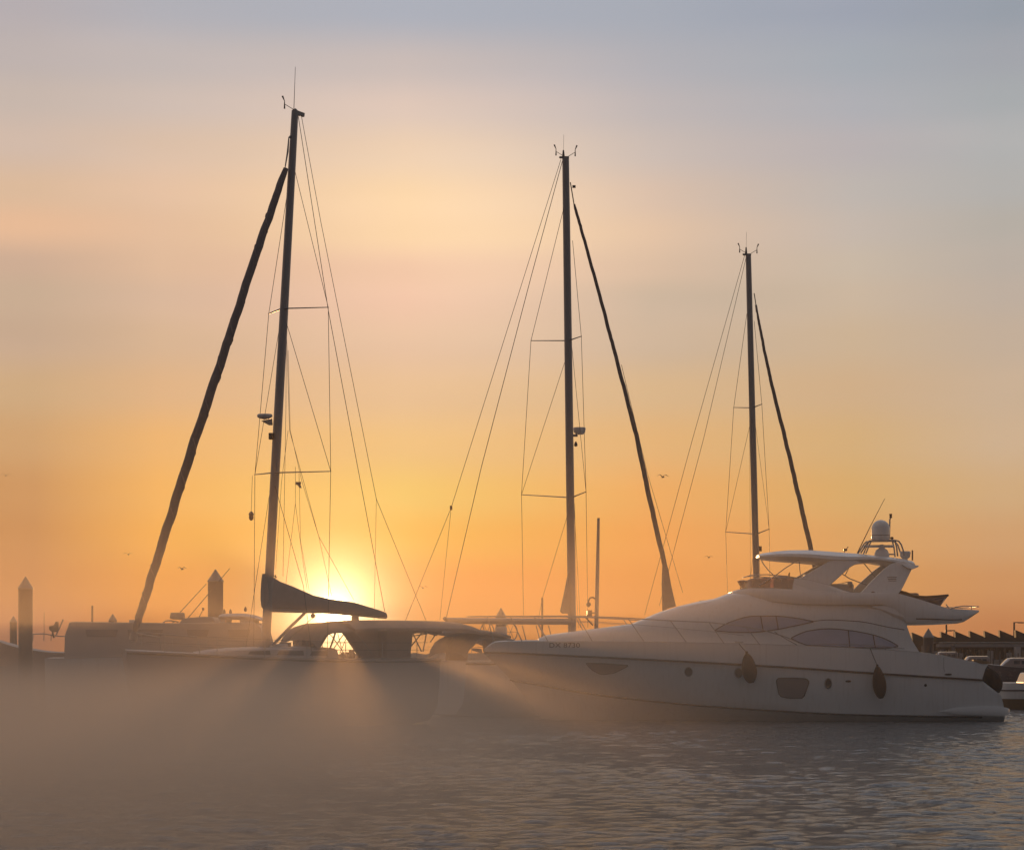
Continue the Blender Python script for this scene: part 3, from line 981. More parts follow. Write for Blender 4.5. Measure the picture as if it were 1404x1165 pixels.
    # --- hardtop
    ht = [(1041.5, 760, 763.5, .75), (1050, 757.3, 765, 1.15), (1065, 755, 766, 1.42), (1083, 753.4, 767.5, 1.5), (1110, 753, 769.5, 1.55), (1140, 755, 772.5, 1.55), (1165, 757, 773, 1.55), (1185, 758.5, 770.5, 1.52), (1204, 761, 769.5, 1.5), (1225, 763, 773.5, 1.48), (1243, 765.5, 776, 1.45), (1254.5, 768.5, 778, 1.4)]
    hs = []
    for px, tp, bp, w in ht:
        x = yx(px, w); zt = yz(tp, w); zb = yz(bp, w); h = zt - zb
        hs.append([Vector((x, YC - w * .86, zb)), Vector((x, YC - w, zb + h * .35)), Vector((x, YC - w * .97, zb + h * .62)), Vector((x, YC - w * .6, zt)), Vector((x, YC, zt + .02)), Vector((x, YC + w * .6, zt)), Vector((x, YC + w * .97, zb + h * .62)), Vector((x, YC + w, zb + h * .35)), Vector((x, YC + w * .86, zb))])
    top_ = MB().loft(hs).build('hardtop', 'gelcoat', root, smooth=35)
    for sd in (1, -1):
        w = 1.62
        def leg(poly, t0, t1, th):
            # t0 half-width at the foot, t1 at the head
            zs = [yz(p[1], w) for p in poly]; lo_, hi = min(zs), max(zs)
            A = []; B = []
            for px, py in poly:
                z = yz(py, w); u = (z - lo_) / (hi - lo_); b = t0 + (t1 - t0) * u
                A.append(Vector((yx(px, w), YC - sd * b, z))); B.append(Vector((yx(px, w), YC - sd * (b - th), z)))
            n = len(poly)
            return MB().add(A + B, [tuple(range(n)), tuple(range(2 * n - 1, n - 1, -1))] + [(k, (k + 1) % n, (k + 1) % n + n, k + n) for k in range(n)])
        leg([(1130, 773), (1120, 779), (1100, 790.5), (1088, 796), (1085, 812), (1120, 812), (1137, 802.5), (1147, 794), (1156, 786), (1164, 778.5), (1171, 774.5), (1184, 771), (1170, 767), (1140, 768)], 1.86, 1.5, .14).build('front_support', 'gelcoat', root, smooth=30, bevel=.03)
        lg = leg([(1222, 772.5), (1212, 780), (1196, 795), (1180, 811.5), (1168, 817), (1172, 824), (1215, 824), (1231, 813), (1235.5, 807.5), (1243, 794), (1250.5, 780), (1254, 776), (1240, 768)], 2.0, 1.46, .18).build('rear_support', 'gelcoat', root, smooth=30, bevel=.03)
        leg([(1236, 773.5), (1250, 774), (1260.5, 775), (1258, 777.5), (1250, 780.5), (1243, 778)], 1.75, 1.6, .3).build('arch_wing', 'gelcoat', root, smooth=30, bevel=.02)
        # small badge lines on the arch leg
        for dy in (0, 2.4, 4.8):
            a = P(1217 + dy * .3, 791 + dy, 98.2); b = P(1230 - dy * .2, 791 + dy, 98.2)
            if sd == -1: pass
            bb = 2.0 - (yz(791 + dy, w) - yz(824, w)) / (yz(768, w) - yz(824, w)) * .54 + .005
            MB().tube([Vector((a.x, YC - sd * bb, a.z)), Vector((b.x, YC - sd * bb, b.z))], .011, 5).build('badge', 'stripe', lg)
        disc_c = Vector((yx(1197, 1.9), YC - sd * 1.93, yz(814.5, 1.9)))
        MB().lathe([(.09, -.02), (.11, 0), (.09, .02)], disc_c, 14, axis='y').build('speaker', 'stripe', lg)
    # fore braces under the hardtop
    def rod(pts, r, name, parent=root, m='steel'):
        return MB().tube([Vector((yx(px, b), YC - b, yz(py, b))) for px, py, b in pts], r, 6).build(name, m, parent)
    for s_ in (1, -1):
        rod([(1042.5, 764, s_ * 1.0), (1046, 772, s_ * 1.2), (1053, 781, s_ * 1.4), (1062, 789.5, s_ * 1.6), (1072, 796, s_ * 1.66)], .018, 'brace')
        rod([(1105, 763, s_ * 1.3), (1092, 769, s_ * 1.35), (1076, 779, s_ * 1.5), (1062, 789.5, s_ * 1.6), (1050, 797, s_ * 1.64), (1040, 803, s_ * 1.6)], .018, 'brace')
        rod([(1096, 769, s_ * 1.4), (1096.5, 780, s_ * 1.4), (1098.5, 792, s_ * 1.5)], .015, 'brace')
    # rail of the opening between the legs
    rod([(1154, 786, 1.55), (1165, 793, 1.7), (1178, 798, 1.8), (1189, 801.5, 1.85)], .02, 'side_rail')
    rod([(1164, 778, 1.5), (1161, 784, 1.6), (1158.5, 789, 1.65)], .018, 'side_rail')
    rod([(1184, 771.5, 1.0), (1192, 781, 1.0), (1201, 792, 1.05)], .018, 'side_rail')

    # --- gear on the hardtop
    D0 = YC
    c = P(1207.5, 740, D0)
    R_ = 12.7 / F * D0
    zt = yz(712.5); zb = yz(739.5)
    dome = MB().lathe([(R_ * .8, zb - .06), (R_ * .93, zb - .02), (R_ * .99, zb + .05), (R_, zb + .12), (R_, zt - R_)] + [(R_ * math.cos(a), zt - R_ + R_ * math.sin(a)) for a in [math.pi / 2 * k / 9 for k in range(1, 9)]] + [(.01, zt)], (c.x, D0, 0), 28).build('satellite_dome', 'gelcoat', root, smooth=50)
    MB().lathe([(R_ * 1.005, zb + .15), (R_ * 1.015, zb + .16), (R_ * 1.005, zb + .17)], (c.x, D0, 0), 28).build('seam', 'stripe', dome)
    MB().box((P(1207, 741.5, D0).x, D0, yz(741.3)), (.78, .5, .05)).build('dome_base', 'steel', root, bevel=.01)
    for yy in (-.42, .42):
        o = D0 + yy
        MB().tube([P(px, py, D0) + Vector((0, yy, 0)) for px, py in ((1178, 758.5), (1184, 749.5), (1187, 744.5), (1190, 742), (1196, 741.4), (1225, 741), (1230, 742.3), (1233.5, 747), (1236.5, 756), (1237.5, 762))], .032, 8).build('radar_mast', 'steel', root)
        MB().tube([P(px, py, D0) + Vector((0, yy * .8, 0)) for px, py in ((1185.5, 759), (1190, 748), (1193, 742))], .028, 8).build('radar_mast', 'steel', root)
        MB().tube([P(px, py, D0) + Vector((0, yy * .8, 0)) for px, py in ((1225.5, 742), (1227.5, 750), (1229, 763))], .032, 8).build('radar_mast', 'steel', root)
    MB().box(P(1205, 748.7, D0), (1.2, .13, .1), Matrix.Rotation(rad(0), 3, 'Y')).build('radar_scanner', 'gelcoat_top', root, bevel=.04)
    MB().lathe([(.3, -.2), (.29, 0.0), (.23, .14), (.12, .22), (.08, .36), (.01, .37)], P(1209, 759, D0), 18).build('radar_pedestal', 'gelcoat_top', root)
    MB().lathe([(.06, -.35), (.1, -.2), (.19, -.12), (.22, .05), (.19, .1), (.02, .11)], P(1241, 759, D0), 18).build('antenna_dome', 'gelcoat_top', root)
    MB().tube([P(1218, 759.5, D0), P(1227, 759.8, D0)], .03, 6).build('horn', 'steel', root)
    MB().tube([P(1219.5, 738, D0), P(1220, 712, D0), P(1221.5, 709, D0)], [.03, .03, .025], 8).build('light_pole', 'steel', root)
    MB().lathe([(.05, -.08), (.06, -.02), (.035, 0), (.06, .03), (.055, .08)], P(1221.3, 707, D0), 10).build('navigation_light', 'stripe', root)
    MB().lathe([(.05, -.05), (.07, 0), (.05, .05)], P(1223, 737.5, D0), 10).build('navigation_light', 'stripe', root)
    MB().tube([P(1175.5, 758, D0), P(1193, 722, D0), P(1213, 683.5, D0)], [.022, .015, .009], 6).build('whip_antenna', 'wire', root)
    MB().tube([P(1251, 768, D0), P(1251, 754, D0)], .03, 6).build('whip_antenna', 'wire', root)
    MB().tube([P(1157.5, 757, D0), P(1160, 753, D0), P(1163, 749, D0)], .014, 6).build('whip_antenna', 'wire', root)
    MB().box(P(1159, 753.5, D0), (.14, .14, .1)).build('searchlight', 'stripe', root, bevel=.02)

    # --- aft rail of the flybridge
    for sd in (1, -1):
        MB().tube([Vector((yx(px, w), YC - sd * w, yz(py, w))) for px, py, w in ((1303, 834.5, 2.02), (1310, 832, 2.0), (1322, 830.3, 1.95), (1342, 831.3, 1.8))], .018, 6).build('aft_rail', 'steel', root)
        MB().tube([Vector((yx(1332, 1.9), YC - sd * 1.9, yz(835.5, 1.9))), Vector((yx(1332, 1.9), YC - sd * 1.88, yz(830.7, 1.9)))], .016, 6).build('rail_post', 'steel', root)
    MB().tube([Vector((yx(1342, 1.8), YC - 1.8, yz(831.3, 1.8))), Vector((yx(1342, 1.8) + .08, YC, yz(831.3, 1.8))), Vector((yx(1342, 1.8), YC + 1.8, yz(831.3, 1.8)))], .018, 6).build('aft_rail', 'steel', root)

    # --- guard rails round the foredeck
    top = [(642, 845, .22), (652, 844.7, .55), (680, 844.4, .8), (720, 844.5, 1.15), (767, 844, 1.5), (815, 845, 1.83), (861, 847, 2.05), (919, 850.5, 2.28), (972, 852.8, 2.4), (1010, 857, 2.44), (1045, 863, 2.48), (1075, 872, 2.5), (1093, 879.5, 2.52)]
    midr = [(700, 849.5, .9), (767, 850.5, 1.5), (815, 852, 1.83), (861, 855, 2.05), (919, 860, 2.28), (972, 865, 2.4), (1020, 871, 2.45)]
    posts = [((668, 844.6, .68), (677, 880, .45)), ((700, 844.5, .98), (716, 879, .95)), ((733, 844.4, 1.25), (751, 878.5, 1.3)), ((792, 844.5, 1.67), (812, 878.5, 1.75)), ((861, 847, 2.05), (883, 879, 2.1)),
             ((919, 850.5, 2.28), (941, 880, 2.33)), ((972, 852.8, 2.4), (993, 882, 2.42)), ((1023, 859, 2.45), (1044, 886.5, 2.47))]
    for sd in (1, -1):
        MB().tube([Vector((yx(px, b), YC - sd * b, yz(py, b))) for px, py, b in top], .02, 8).build('guard_rail', 'steel', root)
        MB().tube([Vector((yx(px, b), YC - sd * b, yz(py, b))) for px, py, b in midr], .008, 6).build('lifeline', 'steel', root)
        for a, b in posts:
            MB().tube([Vector((yx(px, w), YC - sd * w, yz(py, w))) for px, py, w in (a, b)], .016, 6).build('stanchion', 'steel', root)
        # aft side rail beside the saloon windows
        side = [(1112, 884, 2.45), (1130, 882.5, 2.46), (1165, 882.8, 2.47), (1205, 885, 2.47), (1240, 889, 2.47)]
        MB().tube([Vector((yx(px, b), YC - sd * b, yz(py, b))) for px, py, b in side], .014, 6).build('side_rail', 'steel', root)
        for px, py, b, q in ((1112, 884, 2.45, 893), (1160, 882.8, 2.46, 892), (1211, 885.4, 2.47, 897)):
            MB().tube([Vector((yx(px, b), YC - sd * b, yz(py, b))), Vector((yx(px + 8, b), YC - sd * b, yz(q, b)))], .013, 6).build('stanchion', 'steel', root)
        for px, py in ((1013.5, 881.5), (1190, 888.5), (700, 879)):
            b = smooth_interp(beam, px) - .06
            p = Vector((yx(px, b), YC - sd * b, yz(smooth_interp(sheer, px), b) + .06))
            MB().tube([p + Vector((-.16, 0, .02)), p + Vector((-.08, 0, .0)), p, p + Vector((.08, 0, 0)), p + Vector((.16, 0, .02))], .022, 6).build('cleat', 'steel', root)
    # pulpit closing across the bow
    MB().tube([Vector((yx(642, .22), YC - .22, yz(845, .22))), Vector((yx(640), YC, yz(845.2))), Vector((yx(642, .22), YC + .22, yz(845, .22)))], .02, 8).build('guard_rail', 'steel', root)
    # anchor roller and anchor under the bow
    MB().prism([P(px, py, YC - .07) for px, py in ((660, 889), (648, 888), (646, 891), (662, 896))], (0, .14, 0)).build('anchor_roller', 'steel', root)
    # foredeck hatches, sun pad
    # lip shadow line just under the coachroof front
    return root, bv


yacht, bv_hull = build_motor_yacht()


# ------------------------------------------------------------------ fenders
def fender(px, py0, py1, w, rope_to, D, label, tilt=0, big=False):
    a = P(px, py0, D); b = P(px + tilt, py1, D)
    R_ = w / F * D / 2
    root = thing('fender', ((a.x + b.x) / 2, D, b.z), label, 'fender', 'dark covered fenders of the white motor yacht')
    n = 12; pts = []; rs = []
    for i in range(n + 1):
        u = i / n
        pts.append(a.lerp(b, u)); rs.append(R_ * max(.12, math.sin(math.pi * min(1, max(0, .04 + u * .93))) ** .55 * (0.8 + .28 * u)))
    MB().tube(pts, rs, 18, flat_axis=(0, 1, 0)).build('cover', 'fender', root)
    d = (a - b).normalized()
    MB().tube([a - d * .05, a + d * .1], [R_ * .22, R_ * .15], 8).build('eye', 'rubber', root)
    if rope_to:
        e = rope_to
        mid = (a + d * .08).lerp(e, .5) + Vector((0.0, 0, -.02))
        MB().tube([a + d * .06, mid, e], .014, 6).build('lanyard', 'rope', root)
    return root


fender(1024, 896, 936, 22, Vector((yx(1013, 2.45), YC - 2.52, yz(882, 2.4))), 97.05, 'dark fender hanging amidships below the forward cleat, ahead of the square hull window', tilt=6)
fender(1203, 914, 957, 20, Vector((yx(1193, 2.5), YC - 2.56, yz(889, 2.5))), 97.0, 'dark fender hanging alone between the square hull window and the stern', tilt=5)
fender(1355, 917, 950, 27, None, 98.6, 'largest fender, fat and dark, at the stern corner above the swim platform', tilt=12)


# ------------------------------------------------------------------ tender on the flybridge deck
def build_tender():
    root = thing('tender', (yx(1272), YC, yz(834)), 'small grey dinghy stowed on the aft flybridge deck of the white yacht', 'dinghy')
    st = [(1222, 806, 828, .3), (1244, 812.5, 833, .7), (1254, 817.5, 835, .95), (1270, 818.5, 836, 1.02), (1285, 817.5, 836, 1.02), (1296, 816.5, 835.5, .98), (1300.5, 816, 819, .92)]
    secs = []
    for px, tp, bp, w in st:
        x = yx(px, 1); zt = yz(tp, 1); zb = yz(bp, 1); h = zt - zb
        hf = [(w, zt), (w * 1.04, zt - h * .25), (w * .8, zb + h * .3), (w * .35, zb)]
        secs.append([Vector((x, YC - b, z)) for b, z in hf] + [Vector((x, YC + b, z)) for b, z in hf[::-1]])
    # transom rakes forward at the foot
    for p in secs[-1]: p.x += 0
    for p in secs[-2]: p.x -= (yz(816, 1) - p.z) * .35
    MB().loft(secs).build('hull', 'navy', root)
    for sd in (1, -1):
        MB().tube([Vector((yx(px, 1), YC - sd * w, yz(tp, 1) + .01)) for px, tp, bp, w in st], .045, 8).build('tube', 'rubber', root)
        MB().tube([P(1297, 828, YC - sd * .9), P(1302, 834.5, YC - sd * .9)], .02, 6).build('chock', 'steel', root)
    MB().box(P(1250, 818, YC), (.5, .6, .3)).build('cover', 'canvas', root, bevel=.08)
    return root


build_tender()


# ------------------------------------------------------------------ sailing yachts
class Rig:
    """A boat standing at its own place and heading; helper to lay out its parts.
    s = metres towards the bow from the mast foot, w = metres to port, z = height."""

    def __init__(s, px, D, head):
        s.o = Vector(((px - CX) / F * D, D, 0))
        s.h = Vector((math.cos(head), math.sin(head), 0))
        s.p = Vector((-math.sin(head), math.cos(head), 0))   # port

    def at(s, a, w, z):
        return s.o + s.h * a + s.p * w + Vector((0, 0, z))

    def pix(s, px, py, w=0.0):
        """point of the fore-and-aft plane at side offset w seen at this column and row"""
        k = (px - CX) / F
        o = s.o + s.p * w
        a = (k * o.y - o.x) / (s.h.x - k * s.h.y)
        q = o + s.h * a
        return Vector((q.x, q.y, CAM_Z + (HY - py) / F * q.y))

    def pt(s, px, py, D):
        return P(px, py, D)


def sail_hull(R, root, fore, aft, beam, free, col='gelcoat', house=True, top='gelcoat_top'):
    """fore/aft: metres from mast foot; free: freeboard at bow"""
    L_ = fore + aft
    secs = []; dk = []; rl = {1: [], -1: []}
    n = 22
    for i in range(n + 1):
        u = i / n           # 0 bow .. 1 stern
        a = fore - L_ * u
        b = beam / 2 * (math.sin(math.pi / 2 * min(1, (u + .012) / .5)) ** .8 if u < .5 else 1 - .22 * ((u - .5) / .5) ** 2)
        zs = free - .32 * math.sin(math.pi * u * .62) * 1.0
        zk = -.55 * math.sin(math.pi * min(1, max(0.0, (u - .03) / .95))) if u > .03 else zs * (1 - u / .03) * .9
        if u > .9: zk = zk * (1 - (u - .9) / .1) + .12 * ((u - .9) / .1)
        hf = [(b, zs), (b * 1.0, zs - .06), (b * .985, zs * .62), (b * .9, zs * .25 + zk * .2), (b * .6, zk * .7 + .02), (0, zk)]
        hf = [(x_, max(z_, zk)) for x_, z_ in hf]
        xo = 0.0
        secs.append([R.at(a, w, z) for w, z in hf] + [R.at(a, -w, z) for w, z in hf[-2::-1]])
        bb = max(.01, b - .05)
        dk.append([R.at(a, bb, zs + .01), R.at(a, 0, zs + .07), R.at(a, -bb, zs + .01), R.at(a, 0, zs - .1)])
        for sd in (1, -1): rl[sd].append((R.at(a, sd * (b + .005), zs - .08), a, b, zs))
    MB().loft(secs).build('hull', col, root, smooth=40)
    MB().loft(dk).build('deck', top, root, smooth=40)
    for sd in (1, -1):
        MB().tube([q[0] for q in rl[sd]], .03, 6).build('rub_rail', 'stripe', root)
        # stanchions and lifelines
        tops = []
        for j in range(2, n, 3):
            _, a, b, zs = rl[sd][j]
            MB().tube([R.at(a, sd * (b - .06), zs), R.at(a, sd * (b - .05), zs + .62)], .014, 6).build('stanchion', 'steel', root)
        for hgt in (.34, .61):
            MB().tube([R.at(q[1], sd * (q[2] - .05), q[3] + hgt) for q in rl[sd][1:-1]], .007, 5).build('lifeline', 'wire', root)
    a0, b0, z0 = rl[1][1][1], rl[1][1][2], rl[1][1][3]
    a2, b2, z2 = rl[1][4][1], rl[1][4][2], rl[1][4][3]
    MB().tube([R.at(a2, b2 - .06, z2), R.at(a2 + .1, b2 - .06, z2 + .6), R.at(a0 + .1, .22, z0 + .68), R.at(a0 + .25, 0, z0 + .68), R.at(a0 + .1, -.22, z0 + .68), R.at(a2 + .1, -b2 + .06, z2 + .6), R.at(a2, -b2 + .06, z2)], .018, 8).build('pulpit', 'steel', root)
    if house:
        hs = []
        for u, w, z in ((.22, .25, .03), (.27, .55, .14), (.34, .8, .24), (.45, 1.02, .33), (.56, 1.1, .38), (.63, 1.12, .4), (.66, 1.1, .38)):
            a = fore - L_ * u
            zb = free - .32 * math.sin(math.pi * u * .62) + .02
            hs.append([R.at(a, w + .1, zb), R.at(a, w, zb + z * .8), R.at(a, w * .8, zb + z), R.at(a, 0, zb + z + .05), R.at(a, -w * .8, zb + z), R.at(a, -w, zb + z * .8), R.at(a, -w - .1, zb)])
        MB().loft(hs).build('coachroof', top, root, smooth=30)
        for sd in (1, -1):
            for u0, u1 in ((.36, .43), (.45, .54), (.56, .62)):
                q = []
                for u, t in ((u0, .25), (u1, .25), (u1, .72), (u0 + .01, .66)):
                    a = fore - L_ * u
                    w = interp([(.22, .25), (.34, .8), (.45, 1.02), (.56, 1.1), (.66, 1.12)], u) + .1 * (1 - t / .8)
                    z = interp([(.22, .03), (.34, .24), (.45, .33), (.56, .38), (.66, .39)], u)
                    zb = free - .32 * math.sin(math.pi * u * .62) + .02
                    q.append(R.at(a, sd * (w + .012), zb + z * t))
                MB().prism(q, R.p * (-sd * .03)).build('cabin_window', 'darkglass', root, smooth=0)
    return rl


def mast_tube(pts, r0, r1, flat):
    n = len(pts)
    return MB().tube(pts, [r0 + (r1 - r0) * (i / (n - 1)) ** 2.2 for i in range(n)], 14)


def wires(root, segs, R):
    """each chain is one stay"""
    for name, r, pts in segs:
        MB().tube(pts, r, 5).build(name, 'wire', root, smooth=60)


def spreader(root, mroot, pt, tip, r=.045):
    MB().tube([mroot, tip], [r * 1.25, r * .8], 8, flat=.45, flat_axis=(0, 0, 1)).build('spreader', 'alu', root)


def furled(pts, rad_tab, seed, pitch=.55):
    """rolled sail: a tube whose skin winds round"""
    rnd = random.Random(seed)
    n = 90; vs = []; fs = []
    tot = (pts[-1] - pts[0]).length
    m = 12; secs = []
    d = (pts[-1] - pts[0]).normalized()
    a = d.cross(Vector((0, 1, 0))).normalized(); b = a.cross(d)
    for i in range(n + 1):
        u = i / n
        # piecewise along pts
        f = u * (len(pts) - 1); k = min(len(pts) - 2, int(f)); c = pts[k].lerp(pts[k + 1], f - k)
        r = smooth_interp(rad_tab, u)
        c = c + a * (.012 * math.sin(u * 9 + seed) * r / .15) + a * rnd.uniform(-.006, .006)
        ph = u * tot / pitch * 2 * math.pi * .35
        ring = []
        for k2 in range(m):
            t = 2 * math.pi * k2 / m
            rr = r * (1 + .07 * math.cos(t - ph) + .04 * math.cos(3 * t + ph * 1.7) + rnd.uniform(-.02, .02))
            ring.append(c + a * math.cos(t) * rr + b * math.sin(t) * rr)
        secs.append(ring)
    return MB().loft(secs)


def wind_gear(root, p, side, h=.5):
    side *= .75
    MB().tube([p, p + Vector((side * .35, 0, .16)), p + Vector((side * .42, 0, .18))], .012, 5).build('wind_vane_arm', 'wire', root)
    q = p + Vector((side * .42, 0, .18))
    MB().tube([q + Vector((0, 0, -.16)), q + Vector((0, 0, .12)), q + Vector((side * .1, 0, .3))], [.03, .014, .035], 6).build('wind_vane', 'wire', root)


def wrap(pts, r, turns, parent):
    """the protective strip of the leech winding round a rolled sail"""
    q = []; n = turns * 10
    d = (pts[-1] - pts[0]).normalized(); a = d.cross(Vector((0, 1, 0))).normalized(); b = a.cross(d)
    for i in range(int(n * .04), int(n * .93)):
        u = i / n; f = u * (len(pts) - 1); k = min(len(pts) - 2, int(f)); c = pts[k].lerp(pts[k + 1], f - k)
        rr = r * (.8 + .35 * math.sin(math.pi * min(1, u * 1.1)))
        t = i / 10 * 2 * math.pi
        q.append(c + (a * math.cos(t) + b * math.sin(t)) * rr)
    MB().tube(q, .022, 5).build('leech_strip', 'canvas', parent, smooth=60)


# --- left-hand yacht: bow to the left and towards the viewer
def build_left_yacht():
    R = Rig(363, 92, math.pi + rad(38))
    root = thing('sailing_yacht', R.at(0, 0, 0), 'sailing yacht with the tallest mast, thick rolled foresail and covered boom before the sun', 'sailing yacht', 'sailing yachts lying in the marina')
    A = R.pix
    bow = A(176, 885); fore = (bow - R.o).dot(R.h); 
    sail_hull(R, root, fore + .15, 6.6, 4.3, 2.72, 'taupe', top='taupe')
    # mast leans a little aft
    foot = R.at(0, 0, 2.4); head = A(404.5, 152)
    mp = [foot.lerp(head, t) for t in [k / 10 for k in range(11)]]
    MB().tube(mp, [.165, .165, .165, .165, .165, .162, .158, .152, .145, .138, .125], 16).build('mast', 'alu', root)
    MB().prism([A(401, 150), A(403, 149.5), A(406, 152.5), A(415.5, 156), A(415, 161), A(412, 159.5), A(402, 160)], R.p * .12).build('masthead_crane', 'alu', root)
    MB().tube([A(403, 150), A(404, 120), A(405, 92)], [.014, .01, .008], 5).build('whip_antenna', 'wire', root)
    wind_gear(root, A(402, 150), -1)
    # spreaders
    def sp(mx, my, lt, rt):
        m = A(mx, my)
        D = m.y
        a = P(lt[0], lt[1], D + 1.1); b = P(rt[0], rt[1], D - 1.1)
        spreader(root, m, m, a); spreader(root, m, m, b)
        return a, b
    u = sp(386.5, 423, (368.5, 430), (450, 421.3)); l = sp(373.5, 648, (349.5, 650.5), (453.5, 646))
    W = .0105
    tip = A(413, 158)
    deckp = R.at(-.5, 1.95, 2.5); deckq = R.at(-.5, -1.95, 2.5)
    # near side is port here or starboard: pick the chain plate nearest in depth
    near, far = (deckp, deckq) if deckp.y < deckq.y else (deckq, deckp)
    wires(root, [
        ('shroud', W, [A(402, 225), u[1], l[1], Vector((l[1].x - .1, near.y, near.z))]),
        ('shroud', W, [A(400, 225), u[0], l[0], Vector((l[0].x - .1, far.y, far.z))]),
        ('shroud', W, [A(389.5, 432), l[1]]),
        ('shroud', W * .9, [A(386, 432), l[0]]),
        ('shroud', W, [A(374, 655), P(416, 803, near.y), Vector((P(428, 870, near.y).x, near.y, near.z))]),
        ('shroud', W * .9, [A(373, 655), Vector((P(335, 870, far.y).x, far.y, far.z))]),
        ('backstay', W, [tip, A(440, 305), A(516, 684), A(584, 850)]),
        ('backstay', W * .7, [A(516, 684), A(513, 850)]),
        ('topping_lift', W * 1.15, [A(409, 160), A(450, 425), A(527.5, 838)]),
        ('forestay', W, [A(396, 188), A(391, 231)]),
        ('halyard', W * .8, [A(393, 395), A(392, 560), A(388, 790)]),
        ('halyard', W * .8, [A(392, 430), A(397, 590), A(437, 735), A(485, 822)]),
        ('halyard', W * .7, [A(395, 480), A(398, 590), A(414, 660), A(437, 735), A(455, 818)]),
        ('lazy_jack', W * .7, [A(395, 590), A(386, 660), A(378, 780)]),
        ('lazy_jack', W * .7, [A(405, 640), A(405, 690), A(392, 800)]),
        ('lazy_jack', W * .7, [A(405, 690), A(412, 745), A(421, 808)]),
        ('lazy_jack', W * .7, [A(410, 650), A(412, 740), A(424, 810)]),
    ], R)
    # rolled foresail on its stay with the drum at the stem
    pts = [A(391.5, 231), A(352, 345), A(308, 482), A(262, 620), A(222, 745), A(190.5, 845), A(184, 868)]
    g = furled([pts[0].lerp(pts[-1], 0)] + pts[1:], [(0, .09), (.02, .12), (.1, .14), (.3, .155), (.5, .165), (.7, .155), (.85, .13), (.95, .11), (1, .06)], 1)
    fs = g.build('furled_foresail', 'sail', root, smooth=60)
    wrap(pts, .137, 16, fs)
    MB().tube([pts[-1], A(182, 878)], [.14, .14], 12).build('furling_drum', 'alu', root)
    MB().tube([A(391, 229), A(394.5, 208), A(396, 188)], [.02, .035, .02], 6).build('swivel', 'alu', fs)
    MB().tube([A(397, 187), A(400, 190)], .05, 6).build('tang', 'alu', root)
    # radar and light on the mast
    rd = MB().lathe([(.02, -.02), (.2, .02), (.27, .07), (.28, .13), (.25, .17), (.02, .19)], A(363, 578) + Vector((0, 0, .1)), 18, scale=(1, 1, 1)).build('radar_dome', 'gelcoat_top', root)
    MB().prism([A(358, 577), A(371, 574), A(372, 583), A(369, 583)], R.p * .1).build('bracket', 'alu', rd)
    MB().box(A(371.5, 598), (.16, .16, .24)).build('steaming_light', 'stripe', root, bevel=.02)
    # boom under its cover, going aft
    bs = []
    up = [(360, 786), (369, 787), (376, 792), (384, 797), (400, 803), (430, 816), (450, 820.5), (475, 824), (487, 826), (505, 831.5), (520, 836), (529, 839.5)]
    dn = [(360, 834), (366, 836), (372, 836), (384, 834.5), (400, 835.5), (430, 838.5), (450, 840), (475, 843), (487, 844.5), (505, 846), (520, 847.5), (529, 848)]
    for (px, a), (_, b) in zip(up, dn):
        t = A(px, a); q = A(px, b); c = (t + q) / 2; hh = (t - q).length / 2
        w = .2 if px > 365 else .18
        ring = []
        for k in range(12):
            an = 2 * math.pi * k / 12
            ring.append(c + Vector((0, 0, hh * math.cos(an))) + R.p * (w * math.sin(an) * (.75 + .25 * -math.cos(an)) * (1 - .35 * max(0, (px - 440) / 90))))
        bs.append(ring)
    MB().loft(bs).build('sail_cover', 'canvas', root, smooth=60)
    MB().tube([A(366, 836), A(450, 838.5), A(529, 845)], .07, 10).build('boom', 'alu', root)
    MB().tube([A(418, 840), A(396, 861), A(374, 884)], .055, 8).build('boom_vang', 'alu', root)
    MB().lathe([(.03, -.09), (.08, -.04), (.08, .04), (.03, .09)], A(429, 844), 10).build('block', 'stripe', root)
    MB().tube([A(429, 846), A(410, 864), A(396, 876)], .012, 5).build('mainsheet', 'rope', root)
    MB().tube([A(431, 843.5), A(455, 845), A(486, 847)], .01, 5).build('mainsheet', 'rope', root)
    MB().box(A(487, 848), (.26, .3, .24)).build('boom_gallows', 'canvas', root, bevel=.05)
    for k, (x_, z_) in enumerate(((371, 789), (374, 788), (377, 790))):
        MB().tube([A(x_, z_ + 3), A(x_ + .6, z_ - 2.4), A(x_ + 2, z_ + 2)], .02, 5).build('sail_tie', 'rope', root)
    # spray hood and cockpit tent of canvas: arched sheets across the boat
    def canopy(tab, w, name, m='canvas', thick=.03, drop=.35):
        """tab: (px,row) along the boat's middle; arched roof"""
        S1 = []
        for px, py in tab:
            c = A(px, py)
            ring = []
            for k in range(9):
                t = -1 + k / 4.0
                ring.append(c + R.p * (w * t) + Vector((0, 0, -drop * abs(t) ** 3)))
            S1.append(ring + [q - Vector((0, 0, thick)) for q in ring[::-1]])
        return MB().loft(S1).build(name, m, root, smooth=60)
    def panel(poly, w, name, th=.05, m='canvas'):
        for sd in (1, -1):
            q = [A(px, py) + R.p * (sd * w) for px, py in poly]
            # keep the outline at its own rows; the panel stands at the side of the cockpit
            MB().prism(q, R.p * (-sd * th)).build(name, m, root, smooth=0)
    canopy([(409, 876), (413, 864), (417, 857.5), (428, 854), (445, 853), (462, 852.5)], 1.35, 'sprayhood_top')
    canopy([(455, 851.5), (480, 850), (500, 849.8), (540, 850), (580, 850.8), (612, 852), (630, 857)], 1.5, 'bimini_top', thick=.1, drop=.3)
    # closed-in middle of the tent, left and right of the opening
    def block(poly, w, name, m='canvas'):
        q = [A(px, py) - R.p * w for px, py in poly]
        MB().prism(q, R.p * (2 * w)).build(name, m, root, smooth=0, bevel=.03)
